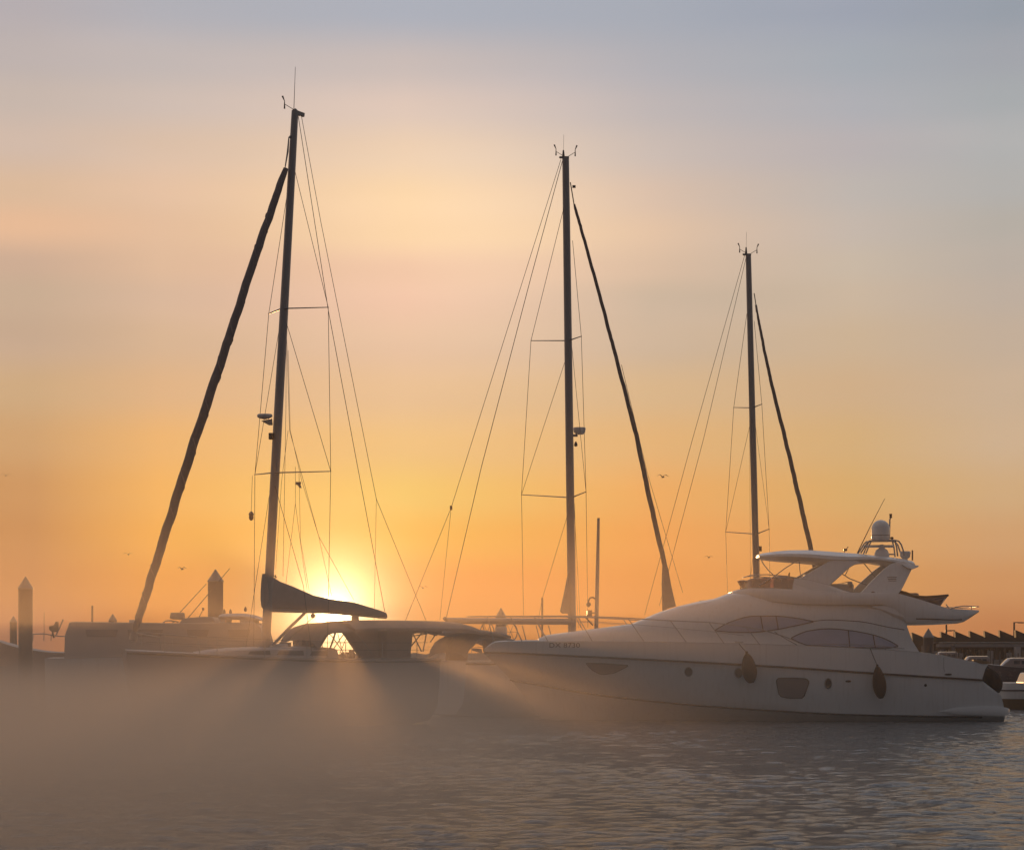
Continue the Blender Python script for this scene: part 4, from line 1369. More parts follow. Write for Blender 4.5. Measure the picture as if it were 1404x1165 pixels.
    block([(409, 903), (411, 868), (417, 858), (440, 855), (458, 854), (456, 862), (447, 872), (434, 893), (433, 903)], .12, 'sprayhood_side')
    block([(458, 854), (500, 852), (515, 853), (519, 903), (491, 903), (491, 897), (475, 873), (467, 863), (459, 861)], .12, 'cockpit_screen')
    block([(519, 853), (560, 853), (556, 866), (553, 893), (553, 908), (520, 908)], .5, 'cockpit_tent')
    MB().tube([A(500, 852) - R.p * .7, A(506, 870) - R.p * .7, A(509, 905) - R.p * .7], .09, 8).build('tent_frame', 'steel', root)
    MB().tube([A(462, 860), A(457, 876), A(450, 896)], .035, 6).build('tent_pole', 'steel', root)
    for a_, b_ in (((463, 868), (468, 888)), ((475, 874), (466, 895))):
        MB().tube([A(*a_), A(*b_)], .014, 5).build('sheet', 'rope', root)
    MB().box(A(482, 896), (.2, .3, .3)).build('winch', 'steel', root, bevel=.04)
    MB().box(A(462, 899), (.9, .3, .16)).build('wheel_binnacle', 'gelcoat_top', root, bevel=.04)
    # deck gear between mast and tent
    MB().box(A(386, 889), (.5, .5, .34)).build('deck_locker', 'gelcoat_top', root, bevel=.04)
    MB().box(A(391, 884), (.42, .3, .2)).build('folded_liferaft', 'canvas', root, bevel=.05)
    for px_ in (376, 379, 382):
        MB().tube([A(px_, 893), A(px_ + 3, 884), A(px_ + 5, 892)], .02, 6).build('granny_bar', 'steel', root)
    for px_ in (470, 476, 484):
        MB().lathe([(.07, -.12), (.09, -.02), (.06, .02), (.08, .1), (.02, .12)], A(px_, 898), 10).build('winch', 'steel', root)
    for sd in (1, -1):
        MB().tube([A(436, 893) + R.p * sd * .9, A(450, 872) + R.p * sd * .9, A(461, 861) + R.p * sd * .9, A(474, 872) + R.p * sd * .9, A(491, 896) + R.p * sd * .9], .018, 6).build('hood_hoop', 'steel', root)
    # stern frame: crossed rods and rail between the tent and the next boat
    for a_, b_ in (((566, 868), (578, 893)), ((578, 868), (560, 890)), ((585, 866), (580, 893)), ((590, 880), (598, 868))):
        MB().tube([A(*a_), A(*b_)], .022, 6).build('stern_frame', 'steel', root)
    for sd in (1, -1):
        MB().tube([A(560, 868) + R.p * sd * 1.3, A(590, 872) + R.p * sd * 1.3, A(612, 868) + R.p * sd * 1.2], .02, 6).build('stern_rail', 'steel', root)
    return root, R


left_yacht, RL = build_left_yacht()


def hanging(name, p, top, label, cat, prof, m='sail'):
    t = thing(name, p, label, cat)
    MB().lathe(prof, p, 10).build('body', m, t)
    MB().tube([p + Vector((0, 0, prof[-1][1])), top], .008, 5).build('lanyard', 'rope', t)
    return t


q = RL.pix(409, 664)
t = thing('signal_flag', q, 'small rolled flag hanging under the lower right spreader of the left-hand yacht', 'flag')
MB().prism([q + Vector(v) for v in ((-.09, 0, .1), (.0, .05, .09), (.1, 0, .1), (.08, .04, -.02), (.12, 0, -.14), (.03, .04, -.11), (-.02, 0, -.03), (-.1, .03, .0))], (0, .03, 0)).build('cloth', 'canvas', t, smooth=0)
MB().tube([q + Vector((.03, 0, .1)), RL.pix(410, 649)], .008, 5).build('halyard', 'rope', t)
q = RL.pix(344.5, 707)
hanging('radar_reflector', q, RL.pix(346, 652), 'lumpy dark radar reflector hanging left of the leftmost mast', 'radar reflector',
        [(.02, -.17), (.07, -.13), (.09, -.04), (.075, 0), (.1, .06), (.06, .13), (.02, .16)], 'stripe')


# --- the two yachts whose bows point right and away
def build_right_yacht(px0, D, head, k, spec):
    """k: photo pixels the hull's proportions scale with"""
    R = Rig(px0, D, rad(head)); A = R.pix
    root = thing('sailing_yacht', R.at(0, 0, 0), spec['label'], 'sailing yacht', 'sailing yachts lying in the marina')
    sail_hull(R, root, spec['fore'], spec['aft'], 4.0, spec['free'], spec.get('col', 'gelcoat'))
    foot = R.at(0, 0, 2.1); head_ = A(*spec['head'])
    r = spec['r']
    MB().tube([foot.lerp(head_, t / 8) for t in range(9)], [r, r, r, r, r * .98, r * .96, r * .93, r * .9, r * .84], 14).build('mast', 'alu', root)
    hx, hy = spec['head']
    MB().box(A(hx - 2, hy + 1), (.42, .1, .09)).build('masthead_crane', 'alu', root, bevel=.02)
    wind_gear(root, A(hx + 3, hy), 1)
    wind_gear(root, A(hx - 3, hy - 1), -1)
    MB().tube([A(hx - 3, hy), A(hx - 3, hy - 9)], [.06, .03], 6).build('masthead_light', 'stripe', root)
    MB().tube([A(hx - 3, hy), A(hx - 2.5, hy - 30)], .006, 5).build('whip_antenna', 'wire', root)
    tips = []
    for (mx, my), lt, rt in spec['spreaders']:
        m = A(mx, my)
        a = P(lt[0], lt[1], m.y + .9); b = P(rt[0], rt[1], m.y - .9)
        spreader(root, m, m, a); spreader(root, m, m, b)
        tips.append((a, b))
    W = spec['w']
    def cv(p):
        if isinstance(p, str):
            i, j = int(p[0]), int(p[1]); return tips[i][j]
        if len(p) == 3: return P(p[0], p[1], D + p[2])
        return A(*p)
    for name, rr, ch in spec['wires']:
        MB().tube([cv(p) for p in ch], W * rr, 5).build(name, 'wire', root, smooth=60)
    g = spec['genoa']
    MB().tube([A(*g['stay'][0]), A(*g['stay'][1])], W * 2, 6).build('forestay', 'wire', root)
    pts = [A(*p) for p in g['pts']]
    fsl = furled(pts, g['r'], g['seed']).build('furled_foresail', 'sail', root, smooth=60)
    MB().tube([A(*g['stay'][1]), pts[0]], [W * 2.5, g['r'][0][1]], 8).build('swivel', 'alu', fsl)
    if 'tack' in g:
        a = [A(*p) for p in g['tack']]
        MB().prism([p - R.p * .06 for p in a], R.p * .12).build('foresail_foot', 'sail', root, smooth=0, bevel=.03)
    return root, R


ry, R2 = build_right_yacht(785, 109, 42, 32, dict(
    label='sailing yacht with the middle mast and a flat boom behind the white bow rail',
    fore=7.0, aft=7.4, free=2.55, head=(775.5, 215), r=.172, w=.0115,
    spreaders=[((779.5, 467), (728, 467), (797, 461)), ((783.5, 682), (715, 678), (803.5, 674))],
    wires=[
        ('shroud', 1, [(773, 285), '00', '10', (718, 855, -1.6)]),
        ('shroud', 1, [(785, 330), '01', '11', (806, 860, 1.6)]),
        ('shroud', .9, [(779, 482), '10']),
        ('shroud', .9, [(784, 475), '11']),
        ('shroud', .9, [(783, 690), (743.5, 820, -1.2), (737, 855, -1.2)]),
        ('shroud', .8, [(787, 690), (796, 860, 1.2)]),
        ('backstay', 1, [(769, 219), (618.5, 696), (556, 850)]),
        ('backstay', .8, [(618.5, 696), (603, 850)]),
        ('topping_lift', 1.25, [(771, 221), (728, 380), (660, 640), (612, 846)]),
        ('halyard', .7, [(788, 690), (790, 800), (793, 860)]),
        ('forestay', 1, [(852, 500), (888, 650), (936, 812)]),
    ],
    genoa=dict(stay=((782, 250), (787, 280)), pts=[(787, 280), (800, 325), (821, 400), (846, 495), (872, 596), (892, 690), (913, 780)],
               r=[(0, .04), (.03, .06), (.2, .068), (.5, .082), (.8, .108), (1, .11)], seed=2,
               tack=[(909, 772), (915, 778), (920, 805), (926, 831), (915, 834), (909, 838), (908, 800)])))
AA = R2.pix
MB().tube([AA(618.5, 693), AA(618.5, 699)], .05, 6).build('backstay_block', 'stripe', ry)
MB().box(AA(787, 256), (.14, .12, .1)).build('deck_light', 'stripe', ry)
rd = MB().lathe([(.02, -.06), (.17, -.04), (.24, .04), (.27, .2), (.25, .25), (.02, .26)], AA(794.5, 594), 18).build('radar_dome', 'gelcoat_top', ry)
MB().box(AA(788.5, 597), (.22, .1, .1)).build('bracket', 'alu', rd)
MB().lathe([(.02, -.1), (.08, -.06), (.06, .05), (.02, .12)], AA(789.5, 609), 10).build('steaming_light', 'stripe', ry)
# boom with its flat cover, running aft to the left
secs = []
for px, a, b, w in ((781, 847.5, 856, .12), (760, 847.3, 856, .16), (720, 847, 855.8, .17), (680, 846.8, 855.5, .17), (640, 846.6, 855, .15), (615, 846.4, 853.5, .12), (611, 846.3, 849, .06)):
    t = AA(px, a); q = AA(px, b); c = (t + q) / 2; hh = (t - q).length / 2
    secs.append([c + Vector((0, 0, hh * math.cos(2 * math.pi * k / 10))) + R2.p * (w * math.sin(2 * math.pi * k / 10)) for k in range(10)])
MB().loft(secs).build('boom', 'alu', ry, smooth=60)
MB().tube([AA(609, 847), AA(614, 852)], [.08, .05], 8).build('boom_end', 'stripe', ry)
MB().tube([AA(779, 851), AA(786, 851)], .09, 8).build('gooseneck', 'stripe', ry)
# small sail hoisted and stowed against the mast foot
sl = [AA(781, 770), AA(779, 790), AA(774, 815), AA(769, 838), AA(772, 841), AA(783, 841), AA(783, 770)]
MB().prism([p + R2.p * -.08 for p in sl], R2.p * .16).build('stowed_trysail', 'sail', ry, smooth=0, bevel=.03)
# cockpit: bimini arches, wheel, rails
def arch_canopy(R, root, tab, w, name, m='canvas', thick=.04, drop=.3):
    S1 = []
    for px, py in tab:
        c = R.pix(px, py); ring = []
        for k in range(9):
            t = -1 + k / 4.0
            ring.append(c + R.p * (w * t) + Vector((0, 0, -drop * abs(t) ** 3)))
        S1.append(ring + [q_ - Vector((0, 0, thick)) for q_ in ring[::-1]])
    return MB().loft(S1).build(name, m, root, smooth=60)
arch_canopy(R2, ry, [(580, 862.5), (600, 859.5), (630, 861), (652, 863.5), (672, 867)], 1.3, 'bimini_top', thick=.09, drop=.15)
arch_canopy(R2, ry, [(613, 892), (616, 882), (622, 872), (634, 866), (652, 865), (668, 868), (684, 873), (698, 879)], 1.2, 'sprayhood', thick=.07, drop=.25)
for poly in ([(612, 905), (614, 884), (620, 872), (634, 867), (655, 866), (663, 875), (652, 881), (640, 893), (639, 905)],
             [(663, 867), (690, 875), (702, 880), (680, 886), (668, 893), (664, 893)]):
    q = [AA(px, py) - R2.p * .1 for px, py in poly]
    MB().prism(q, R2.p * .2).build('sprayhood_side', 'canvas', ry, smooth=0, bevel=.03)
for cx_ in (668, 700):
    c = AA(cx_, 866)
    pts = [c + R2.p * .0 + Vector((.38 * math.cos(a) * .75, .2 * math.cos(a), .38 * math.sin(a))) for a in [math.pi / 8 * k for k in range(17)]]
    wheel = MB().tube(pts, .022, 6).build('steering_wheel', 'steel', ry)
    for a in (0, 1.05, 2.1):
        v = Vector((.38 * math.cos(a) * .75, .2 * math.cos(a), .38 * math.sin(a)))
        MB().tube([c - v, c + v], .012, 5).build('spoke', 'steel', wheel)
for px in (662, 680, 716, 735, 752):
    MB().tube([AA(px, 857), AA(px + 6, 880)], .02, 6).build('stanchion', 'steel', ry)
MB().box(AA(687, 868), (.5, .4, .55)).build('binnacle', 'gelcoat_top', ry, bevel=.06)

r3, R3 = build_right_yacht(1040, 125, 42, 28, dict(
    label='sailing yacht with the shortest mast, rising behind the flybridge of the white yacht',
    fore=7.2, aft=7.2, free=2.3, head=(1026, 348), r=.158, w=.0115, col='navy',
    spreaders=[((1031.5, 559), (1006, 558.5), (1044.5, 554)), ((1037, 732), (995, 729), (1054.5, 725))],
    wires=[
        ('shroud', 1, [(1024, 430), '00', '10', (998, 830, -1.6)]),
        ('shroud', 1, [(1034, 440), '01', '11', (1056, 830, 1.6)]),
        ('shroud', .8, [(1031, 570), '10']),
        ('shroud', .8, [(1034, 570), '11']),
        ('shroud', .8, [(1036, 735), (1024, 830, -1.2)]),
        ('halyard', .7, [(1026, 420), (1028, 620), (1029, 830)]),
        ('backstay', 1, [(1021, 350), (950, 600), (884, 842)]),
        ('backstay', 1, [(1023, 353), (965, 600), (904, 830)]),
        ('halyard', .8, [(1040, 735), (1042, 790)]),
    ],
    genoa=dict(stay=((1034, 402), (1036.5, 418)), pts=[(1037.5, 425), (1048, 480), (1060, 535), (1077, 604), (1095, 680), (1112, 752), (1120, 790)],
               r=[(0, .04), (.04, .06), (.2, .075), (.5, .1), (.8, .12), (1, .12)], seed=3)))
MB().tube([R3.pix(1036.5, 418), R3.pix(1038, 428)], [.05, .06], 8).build('furler_top', 'alu', r3)
MB().box(R3.pix(1042, 752), (.16, .16, .25)).build('deck_light', 'stripe', r3)
# boom stowed along the middle of the third yacht
MB().tube([R3.pix(1038, 822), R3.pix(960, 826)], .11, 8).build('boom', 'alu', r3)


# far masts: a faint yacht seen through the third yacht's backstays
def far_yacht(px, D, topy, spr, label, head=35, wires_=()):
    R = Rig(px, D, rad(head))
    root = thing('sailing_yacht', R.at(0, 0, 0), label, 'sailing yacht', 'far sailing yachts seen only by their rigging')
    sail_hull(R, root, 5, 5.5, 3.4, 1.3, 'gelcoat')
    A = R.pix
    MB().tube([R.at(0, 0, 1.2), A(px + 1, topy)], [.09, .06], 8).build('mast', 'alu', root)
    for y, hw in spr:
        for sd in (-1, 1):
            MB().tube([A(px, y), P(px + sd * hw, y, D - sd)], .03, 6).build('spreader', 'alu', root)
    for w in wires_:
        MB().tube([A(*p) for p in w], .011, 5).build('stay', 'wire', root)
    return root


# ------------------------------------------------------------------ pole with hooked lamp behind the white foredeck
def lamp_pole():
    D = 105.5
    b = P(817.5, 870, D)
    root = thing('lamp_pole', (b.x, D, 0), 'plain round pole with hooked lamp and box, between the middle mast and its foresail', 'pole')
    MB().tube([Vector((b.x, D, -.8)), P(817.5, 866, D), P(819.3, 780, D), P(820.6, 710, D)], [.10, .085, .075, .055], 12).build('pole', 'alu', root)
    MB().tube([P(818.3, 824, D), P(816, 820.5, D), P(812.5, 818.5, D), P(809, 819.5, D), P(807, 823, D), P(806.8, 826, D)], .035, 8).build('lamp_arm', 'stripe', root)
    MB().lathe([(.02, -.11), (.06, -.07), (.1, -.02), (.085, .06), (.04, .1)], P(807, 828.5, D), 12).build('lamp_head', 'stripe', root)
    MB().box(P(808.2, 840.5, D), (.22, .2, .26)).build('junction_box', 'stripe', root, bevel=.03)
    MB().tube([P(811, 840, D), P(818, 839.5, D)], .03, 6).build('bracket', 'stripe', root)
    MB().tube([P(802, 845, D), P(813, 857, D)], .03, 6).build('step', 'stripe', root)
    return root


lamp_pole()


# ------------------------------------------------------------------ motor boats
def motor_boat(x0, x1, D, top_rows, label, beam=3.2, free=1.2, colr='gelcoat', name='motor_boat', cat='motor boat', group=None, bow_left=True, cabin=True, ctop=1.0, c0=.2, c1=.8, wins=4):
    """a simple broadside boat between world x0 and x1 at distance D"""
    root = thing(name, ((x0 + x1) / 2, D, 0), label, cat, group)
    L_ = x1 - x0; secs = []; sg = 1 if bow_left else -1
    xb = x0 if bow_left else x1
    n = 16; dk = []
    for i in range(n + 1):
        u = i / n; x = xb + sg * L_ * u
        b = beam / 2 * (math.sin(math.pi / 2 * min(1, (u + .01) / .45)) ** .8)
        zs = free * (1 + .28 * (1 - u) ** 2)
        zk = -.4 if u > .12 else zs * .9 * (1 - u / .12) - .4 * (u / .12)
        hf = [(b, zs), (b * .99, zs - .08), (b * .93, zs * .5), (b * .8, max(zk, .05)), (0, zk)]
        hf = [(p, max(q_, zk)) for p, q_ in hf]
        secs.append([Vector((x, D - w, z)) for w, z in hf] + [Vector((x, D + w, z)) for w, z in hf[-2::-1]])
        bb = max(.01, b - .06)
        dk.append([Vector((x, D - bb, zs + .01)), Vector((x, D, zs + .05)), Vector((x, D + bb, zs + .01)), Vector((x, D, zs - .1))])
    MB().loft(secs).build('hull', colr, root)
    MB().loft(dk).build('deck', 'taupe', root)
    if cabin:
        hs = []
        cw = beam / 2 * .72
        zb = free * 1.02
        for u, h, w in ((c0, .04, .6), (c0 + .07, .55, .85), (c0 + .14, .95, .97), (c0 + .2, 1, 1), (c1 - .02, 1, 1), (c1, .93, .98)):
            x = xb + sg * L_ * u; z = zb + ctop * h
            hs.append([Vector((x, D - cw * w, zb)), Vector((x, D - cw * w * .93, zb + (z - zb) * .85)), Vector((x, D - cw * w * .8, z)), Vector((x, D, z + .04)), Vector((x, D + cw * w * .8, z)), Vector((x, D + cw * w * .93, zb + (z - zb) * .85)), Vector((x, D + cw * w, zb))])
        MB().loft(hs).build('cabin', 'hullglass', root, smooth=30)
        for k in range(wins):
            ua = c0 + .2 + (c1 - c0 - .24) * k / wins; ub = ua + (c1 - c0 - .24) / wins * .8
            for sd in (1, -1):
                q = [Vector((xb + sg * L_ * u, D - sd * (cw * (.99 - .07 * v / .85) + .015), zb + ctop * v)) for u, v in ((ua, .42), (ub, .42), (ub, .76), (ua, .76))]
                MB().prism(q, (0, sd * .04, 0)).build('window', 'darkglass', root, smooth=0)
    return root


# long low cruiser lying left behind the leaning foresail
def build_cruiser():
    D = 112.0
    def X(px): return (px - CX) / F * D
    root = motor_boat(X(72), X(398), D, None, 'long low motor cruiser with a flat roof and roof gear, behind the leaning rolled foresail', beam=3.8, free=2.35, bow_left=False, cabin=False, name='motor_cruiser', cat='motor cruiser')
    Z = lambda py: CAM_Z + (HY - py) / F * D
    w = 1.55
    # wheelhouse: long flat-roofed, with a raked left end
    pr = [(97, 871.5), (98.5, 866), (103, 852.8), (110, 852.3), (185, 853.3), (240, 854.3), (300, 853.5), (355, 853.5), (362, 860), (366, 878), (367, 903), (96, 903)]
    A = [Vector((X(px), D - w * (1 - .06 * (903 - py) / 50), Z(py))) for px, py in pr]
    B = [Vector((v.x, 2 * D - v.y, v.z)) for v in A]
    n = len(pr)
    MB().add(A + B, [tuple(range(n)), tuple(range(2 * n - 1, n - 1, -1))] + [(k, (k + 1) % n, (k + 1) % n + n, k + n) for k in range(n)]).build('cabin', 'taupe', root, smooth=25, bevel=.04)
    for a, aw in ((125, 44), (182, 48), (262, 30), (318, 30)):
        q = [Vector((X(px), D - w * .975 - .01, Z(py))) for px, py in ((a, 863), (a + aw, 863), (a + aw - 3, 873), (a + 2, 873))]
        MB().prism(q, (0, .05, 0)).build('window', 'smoked', root, smooth=0)
    MB().prism([Vector((X(px), D - 1.2, Z(py))) for px, py in ((255, 848), (262, 847), (285, 845.5), (296, 846), (300, 855), (250, 855))], (0, 2.4, 0)).build('raised_hatch', 'taupe', root, smooth=0, bevel=.03)
    bx = MB().prism([Vector((X(px), D - .3, Z(py))) for px, py in ((235, 839.5), (252, 839.5), (253, 847), (250, 849), (240, 849), (233.5, 848))], (0, .6, 0)).build('liferaft_box', 'canvas', root, smooth=0, bevel=.05)
    for pts in (((224, 855), (228, 851), (236, 850.5), (240, 852)), ((237, 855), (241, 851), (246, 853)), ((248, 853), (253, 850), (256, 855))):
        MB().tube([Vector((X(px), D - .3, Z(py))) for px, py in pts], .03, 6).build('roof_rail', 'steel', root)
    for a, b in (((247, 839), (283, 800)), ((257, 848), (315, 779)), ((272, 848), (278, 836))):
        MB().tube([Vector((X(a[0]), D, Z(a[1]))), Vector((X(b[0]), D, Z(b[1])))], [.022, .012], 6).build('whip_antenna', 'wire', root)
    MB().lathe([(.02, -.06), (.05, -.02), (.05, .05), (.02, .08)], Vector((X(278.5), D, Z(835))), 8).build('deck_light', 'stripe', root)
    MB().box(Vector((X(182), D, Z(851.6))), (.25, .5, .14)).build('roof_vent', 'gelcoat_top', root, bevel=.02)
    # small hardtop over the helm
    ht = [(304, 843.5, 848), (308, 841.5, 849), (320, 841, 849), (338, 841, 849), (347, 842.5, 850), (356, 845.5, 850.5), (362, 849, 851.5)]
    MB().loft([[Vector((X(px), D - 1.3, Z(b))), Vector((X(px), D - 1.35, Z((a + b) / 2))), Vector((X(px), D - .9, Z(a))), Vector((X(px), D + .9, Z(a))), Vector((X(px), D + 1.35, Z((a + b) / 2))), Vector((X(px), D + 1.3, Z(b)))] for px, a, b in ht]).build('hardtop', 'taupe', root)
    for sd in (1, -1):
        for px0, px1 in ((306, 314), (333, 352)):
            MB().prism([Vector((X(px0), D - sd * 1.2, Z(847))), Vector((X(px1), D - sd * 1.2, Z(847))), Vector((X(px1 - 1), D - sd * 1.2, Z(856))), Vector((X(px0), D - sd * 1.2, Z(856)))], (0, sd * .06, 0)).build('hardtop_support', 'gelcoat_top', root, smooth=0)
    for px, py in ((307.5, 838.5), (316, 838.5), (336.5, 835)):
        MB().lathe([(.04, -.1), (.07, -.04), (.05, .06), (.015, .12)], Vector((X(px), D, Z(py))), 8).build('navigation_light', 'stripe', root)
    # short raking screen at its right end
    MB().prism([Vector((X(px), D - 1.1, Z(py))) for px, py in ((362, 862), (367, 861), (372, 882), (362, 890))], (0, 2.2, 0)).build('end_screen', 'canvas', root, smooth=0)
    return root


build_cruiser()

# boat at the far left with an outboard on its stern rail
b4 = motor_boat((-10 - CX) / F * 124, (97 - CX) / F * 124, 124, None, 'low boat at the far left carrying an outboard engine on its rail', beam=3.0, free=2.55, bow_left=True, cabin=False, colr='canvas')
E = lambda px, py: P(px, py, 124)
MB().tube([E(40, 869), E(60, 868.5), E(78, 871.5), E(95, 872.5)], .025, 6).build('guard_rail', 'steel', b4)
for px in (45, 60, 70, 89, 93):
    MB().tube([E(px, 878), E(px + .5, 869)], .02, 6).build('stanchion', 'steel', b4)
MB().prism([E(px, py) for px, py in ((67, 858), (74, 856.5), (76, 851.5), (79, 851.5), (79.5, 860), (77, 866), (71, 866), (67, 863))], (0, .3, 0)).build('outboard_engine', 'rubber', b4, smooth=0, bevel=.04)
MB().tube([E(72, 866), E(74, 874)], .05, 6).build('engine_leg', 'rubber', b4)
MB().tube([E(76, 872), E(82, 860), E(86.5, 849)], [.03, .03, .045], 6).build('flagstaff', 'steel', b4)
MB().tube([E(60.5, 870), E(60.5, 839)], .012, 5).build('whip_antenna', 'wire', b4)

# moored boats to the right, behind the stern of the white yacht


# ------------------------------------------------------------------ right background: quay, shed with sawtooth roof, boats
def build_quay():
    D = 262.0
    X = lambda px: (px - CX) / F * D
    Z = lambda py: CAM_Z + (HY - py) / F * D
    q = MB().box(((X(1230) + X(1520)) / 2, D + 8, .35), (X(1520) - X(1230), 22, 2.3)).build('quay', 'concrete', None, origin=(X(1375), D + 8, 0), smooth=0)
    tag(q, 'low concrete quay carrying the saw-toothed shed at the right', 'quay')
    root = thing('quayside_shed', (X(1375), D, 1.5), 'long dark shed with saw-toothed roof and pale gallery on the quay at the right', 'shed')
    # wall
    zt = Z(874.5); z0 = 1.5
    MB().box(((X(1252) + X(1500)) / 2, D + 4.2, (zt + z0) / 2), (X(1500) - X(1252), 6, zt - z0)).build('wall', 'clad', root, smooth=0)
    # teeth
    starts = [1251.5, 1271.5, 1291.5, 1311, 1331, 1351.5, 1372, 1394, 1415, 1436, 1457]
    tops = [866.5, 867, 865.5, 865, 864.5, 864.5, 863.5, 863.3, 863, 863, 863]
    for s0, tp in zip(starts, tops):
        p = [Vector((X(s0), D + .6, Z(tp))), Vector((X(s0 + 2), D + .6, Z(tp + .7))), Vector((X(s0 + 19.5), D + .6, Z(tp + 8))), Vector((X(s0 + 20.2), D + .6, zt - .3)), Vector((X(s0 + 1), D + .6, zt - .3))]
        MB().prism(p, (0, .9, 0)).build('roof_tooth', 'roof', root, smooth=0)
    # eaves beam, gallery and its pale band
    MB().box(((X(1276) + X(1500)) / 2, D + .5, Z(876.5)), (X(1500) - X(1276), .6, .45)).build('eaves_beam', 'roof', root, smooth=0)
    MB().box(((X(1284) + X(1500)) / 2, D - .4, Z(884.6)), (X(1500) - X(1284), 1.6, .32)).build('gallery_fascia', 'palewall', root, smooth=0)
    MB().box(((X(1284) + X(1500)) / 2, D - .3, Z(888.4)), (X(1500) - X(1284), 1.4, .16)).build('gallery_floor', 'roof', root, smooth=0)
    rnd = random.Random(5)
    for k in range(22):
        px = 1288 + k * 9.6
        MB().tube([Vector((X(px), D - .9, 1.5)), Vector((X(px), D - .9, Z(888)))], .09, 6).build('post', 'clad', root)
    for k in range(22):
        px = 1289.5 + k * 9.6
        w = rnd.choice((4, 5, 6.5))
        MB().box(((X(px) + X(px + w)) / 2, D + 1.17, Z(rnd.choice((880.2, 880.6)))), (X(px + w) - X(px), .1, .32)).build('window', 'darkglass', root, smooth=0)
        w = rnd.choice((4, 5, 6.5))
        MB().box(((X(px) + X(px + w)) / 2, D + 1.17, Z(893.5)), (X(px + w) - X(px), .1, .42)).build('window', rnd.choice(['palewall', 'darkglass', 'cushion']), root, smooth=0)
    # uneven things along the quay front: store boxes, doors, a hoist
    for k in range(16):
        px = 1262 + k * 12.5 + rnd.uniform(-3, 3); w = rnd.uniform(3, 9); h = rnd.uniform(.5, 1.5)
        o = MB().box((X(px), D - 1.9 - rnd.uniform(0, .8), 1.5 + h / 2), (w / F * D, 1.0, h)).build('door' if k % 3 == 0 else 'store_box', rnd.choice(['clad', 'roof', 'navy', 'taupe', 'palewall']), root, smooth=0)
    for k in range(12):
        px = 1284 + k * 17 + rnd.uniform(-5, 5)
        MB().box((X(px), D + .9, Z(rnd.uniform(877, 879.5))), (rnd.uniform(.25, .8), .3, rnd.uniform(.2, .5))).build('roof_unit', rnd.choice(['clad', 'roof', 'palewall']), root, smooth=0)
    # gallery rail
    MB().tube([Vector((X(1284), D - 1.15, Z(880.8))), Vector((X(1500), D - 1.15, Z(880.8)))], .04, 5).build('gallery_rail', 'steel', root)
    for px, top, arm, lab in ((1297.5, 856, 0, 'lamp post with no arm above the shed roof, nearest the white stern'), (1308.5, 863.5, -8, 'shortest lamp post, its arm pointing left, above the shed roof'), (1390.5, 852.5, 8.5, 'tallest lamp post, its arm pointing right, near the right edge')):
        t = thing('lamp_post', (X(px), D + 12, 1.5), lab, 'lamp post', 'lamp posts along the quay')
        D2 = D + 12
        MB().tube([Vector(((px - CX) / F * D2, D2, 1.4)), P(px, top, D2)], [.14, .09], 8).build('pole', 'wire', t)
        if arm:
            MB().tube([P(px, top + .5, D2), P(px + arm, top + .5, D2)], .05, 6).build('arm', 'wire', t)
            MB().box(P(px + arm, top + .8, D2), (.7, .25, .12)).build('lamp_head', 'wire', t)
    # pontoon fingers and thin piles in front of the quay
    D3 = 215
    pn = MB().box(((1420 - CX) / F * D3, D3, .15), (22, 2.2, .75)).build('pontoon', 'concrete', None, origin=((1420 - CX) / F * D3, D3, 0), smooth=0)
    tag(pn, 'low floating pontoon between the moored boats and the quay at the right', 'pontoon')
    k = 0
    extra = [(1285, 893, 2), (1299, 897, 1.6), (1311, 892, 2), (1320, 900, 2.6), (1332, 895, 1.6), (1347, 892, 1.6), (1358, 889, 1.6), (1378, 888, 1.8), (1389, 891, 2.2), (1401, 889, 2)]
    for px, tp, w in extra:
        D4 = 228; c = P(px, tp, D4); r = w / F * D4 / 2 * .7
        o = MB().tube([(c.x, D4, -.6), (c.x, D4, c.z - .1), (c.x, D4, c.z)], [r, r, r * .6], 8).build('pontoon_post', 'wire', None, origin=(c.x, D4, 0))
        tag(o, 'thin dark post, one of a loose row in front of the saw-toothed shed', 'post', 'thin posts in front of the shed')
    spots = [(1340, 900, 4.5), (1353, 896, 3), (1362, 902, 4), (1371, 893, 3), (1383, 899, 4.5), (1396, 895, 3)]
    labs = ['post just above the teak corner of the white stern', 'second post to the right of the teak corner', 'thick post over the big stern fender', 'thin post right of the big stern fender', 'thick post left of the right edge, behind the white bow', 'thin post nearest the right edge of the photo']
    for (px, tp, w), lb in zip(spots, labs):
        c = P(px, tp, D3 - 2); r = w / F * D3 / 2 * .6
        o = MB().tube([(c.x, D3 - 2, -.6), (c.x, D3 - 2, c.z - .1), (c.x, D3 - 2, c.z)], [r, r, r * .6], 8).build('pontoon_post', 'pile', None, origin=(c.x, D3 - 2, 0))
        tag(o, lb, 'post', 'posts along the pontoon at the right')


build_quay()
for px0, px1, D, fr, ct, lb in ((1268, 1322, 235, 1.5, 1.0, 'small far cabin boat half hidden by the sloping quarter of the white yacht'),
                                (1306, 1366, 205, 1.15, 1.1, 'small far cabin boat above the teak stern corner of the white yacht'),
                                (1352, 1440, 190, 1.2, .95, 'far cabin boat at the right edge, under the saw-toothed shed')):
    motor_boat((px0 - CX) / F * D, (px1 - CX) / F * D, D, None, lb, beam=2.4, free=fr, group='boats moored far off at the right', ctop=ct * .8, colr='navy', wins=3)


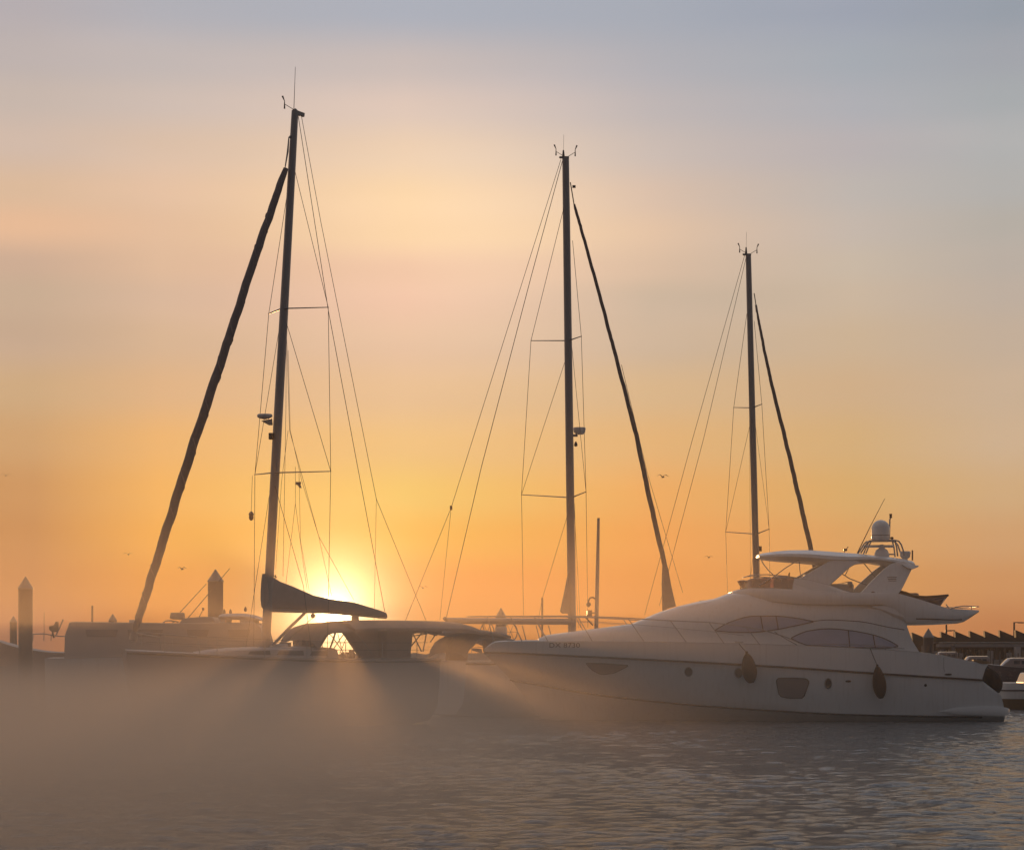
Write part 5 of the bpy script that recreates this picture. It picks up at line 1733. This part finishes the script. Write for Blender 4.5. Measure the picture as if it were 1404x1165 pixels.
def near_right_boat():
    D = 117.0
    X = lambda px: (px - CX) / F * D
    Z = lambda py: CAM_Z + (HY - py) / F * D
    root = thing('motor_boat', (X(1420), D, 0), 'open boat, pale topsides over red-brown bottom, cut off by the right edge', 'motor boat')
    secs = []; lo = []; dk = []
    for px, b in ((1362, .5), (1370, 1.1), (1380, 1.35), (1395, 1.45), (1430, 1.5), (1500, 1.45), (1560, 1.3)):
        x = X(px)
        secs.append([Vector((x, D - b, Z(935.5))), Vector((x, D - b, Z(945))), Vector((x, D - b * .96, Z(957))), Vector((x, D + b * .96, Z(957))), Vector((x, D + b, Z(945))), Vector((x, D + b, Z(935.5)))])
        lo.append([Vector((x, D - b * .95, Z(957.2))), Vector((x, D - b * .7, -.3)), Vector((x, D + b * .7, -.3)), Vector((x, D + b * .95, Z(957.2)))])
    MB().loft(secs).build('topsides', 'gelcoat', root)
    MB().loft(lo).build('bottom', 'teak', root)
    for sd in (1, -1):
        MB().tube([Vector((X(px), D - sd * (b + .02), Z(945.5))) for px, b in ((1362, .5), (1370, 1.1), (1380, 1.35), (1395, 1.45), (1430, 1.5), (1500, 1.45), (1560, 1.3))], .03, 6).build('rub_rail', 'stripe', root)
    MB().prism([Vector((X(px), D - .9, Z(py))) for px, py in ((1398, 936), (1404, 922), (1440, 921), (1452, 936))], (0, 1.8, 0)).build('console', 'navy', root, smooth=0, bevel=.05)
    return root


near_right_boat()


# ------------------------------------------------------------------ far breakwater that closes the harbour
def build_breakwater():
    rnd = random.Random(11)
    D = 420.0
    n = 260; secs = []
    for i in range(n + 1):
        x = -230 + 460 * i / n
        h = 1.75 + .15 * math.sin(x * .05) + rnd.uniform(-.14, .18)
        yy = D + 4 * math.sin(x * .01)
        secs.append([Vector((x, yy - 7 + rnd.uniform(-.5, .5), -1)), Vector((x, yy - 5 + rnd.uniform(-.5, .5), .7 + rnd.uniform(-.3, .3))), Vector((x, yy - 2.5 + rnd.uniform(-.4, .4), 1.25 + rnd.uniform(-.2, .2))), Vector((x, yy - .8, h)), Vector((x, yy + 2.5, h + rnd.uniform(-.1, .1))), Vector((x, yy + 8, -1))])
    o = MB().loft(secs).build('breakwater', 'stone', None, origin=(0, D, 0), smooth=0)
    tag(o, 'long low stone breakwater closing the harbour along the horizon', 'breakwater')


build_breakwater()
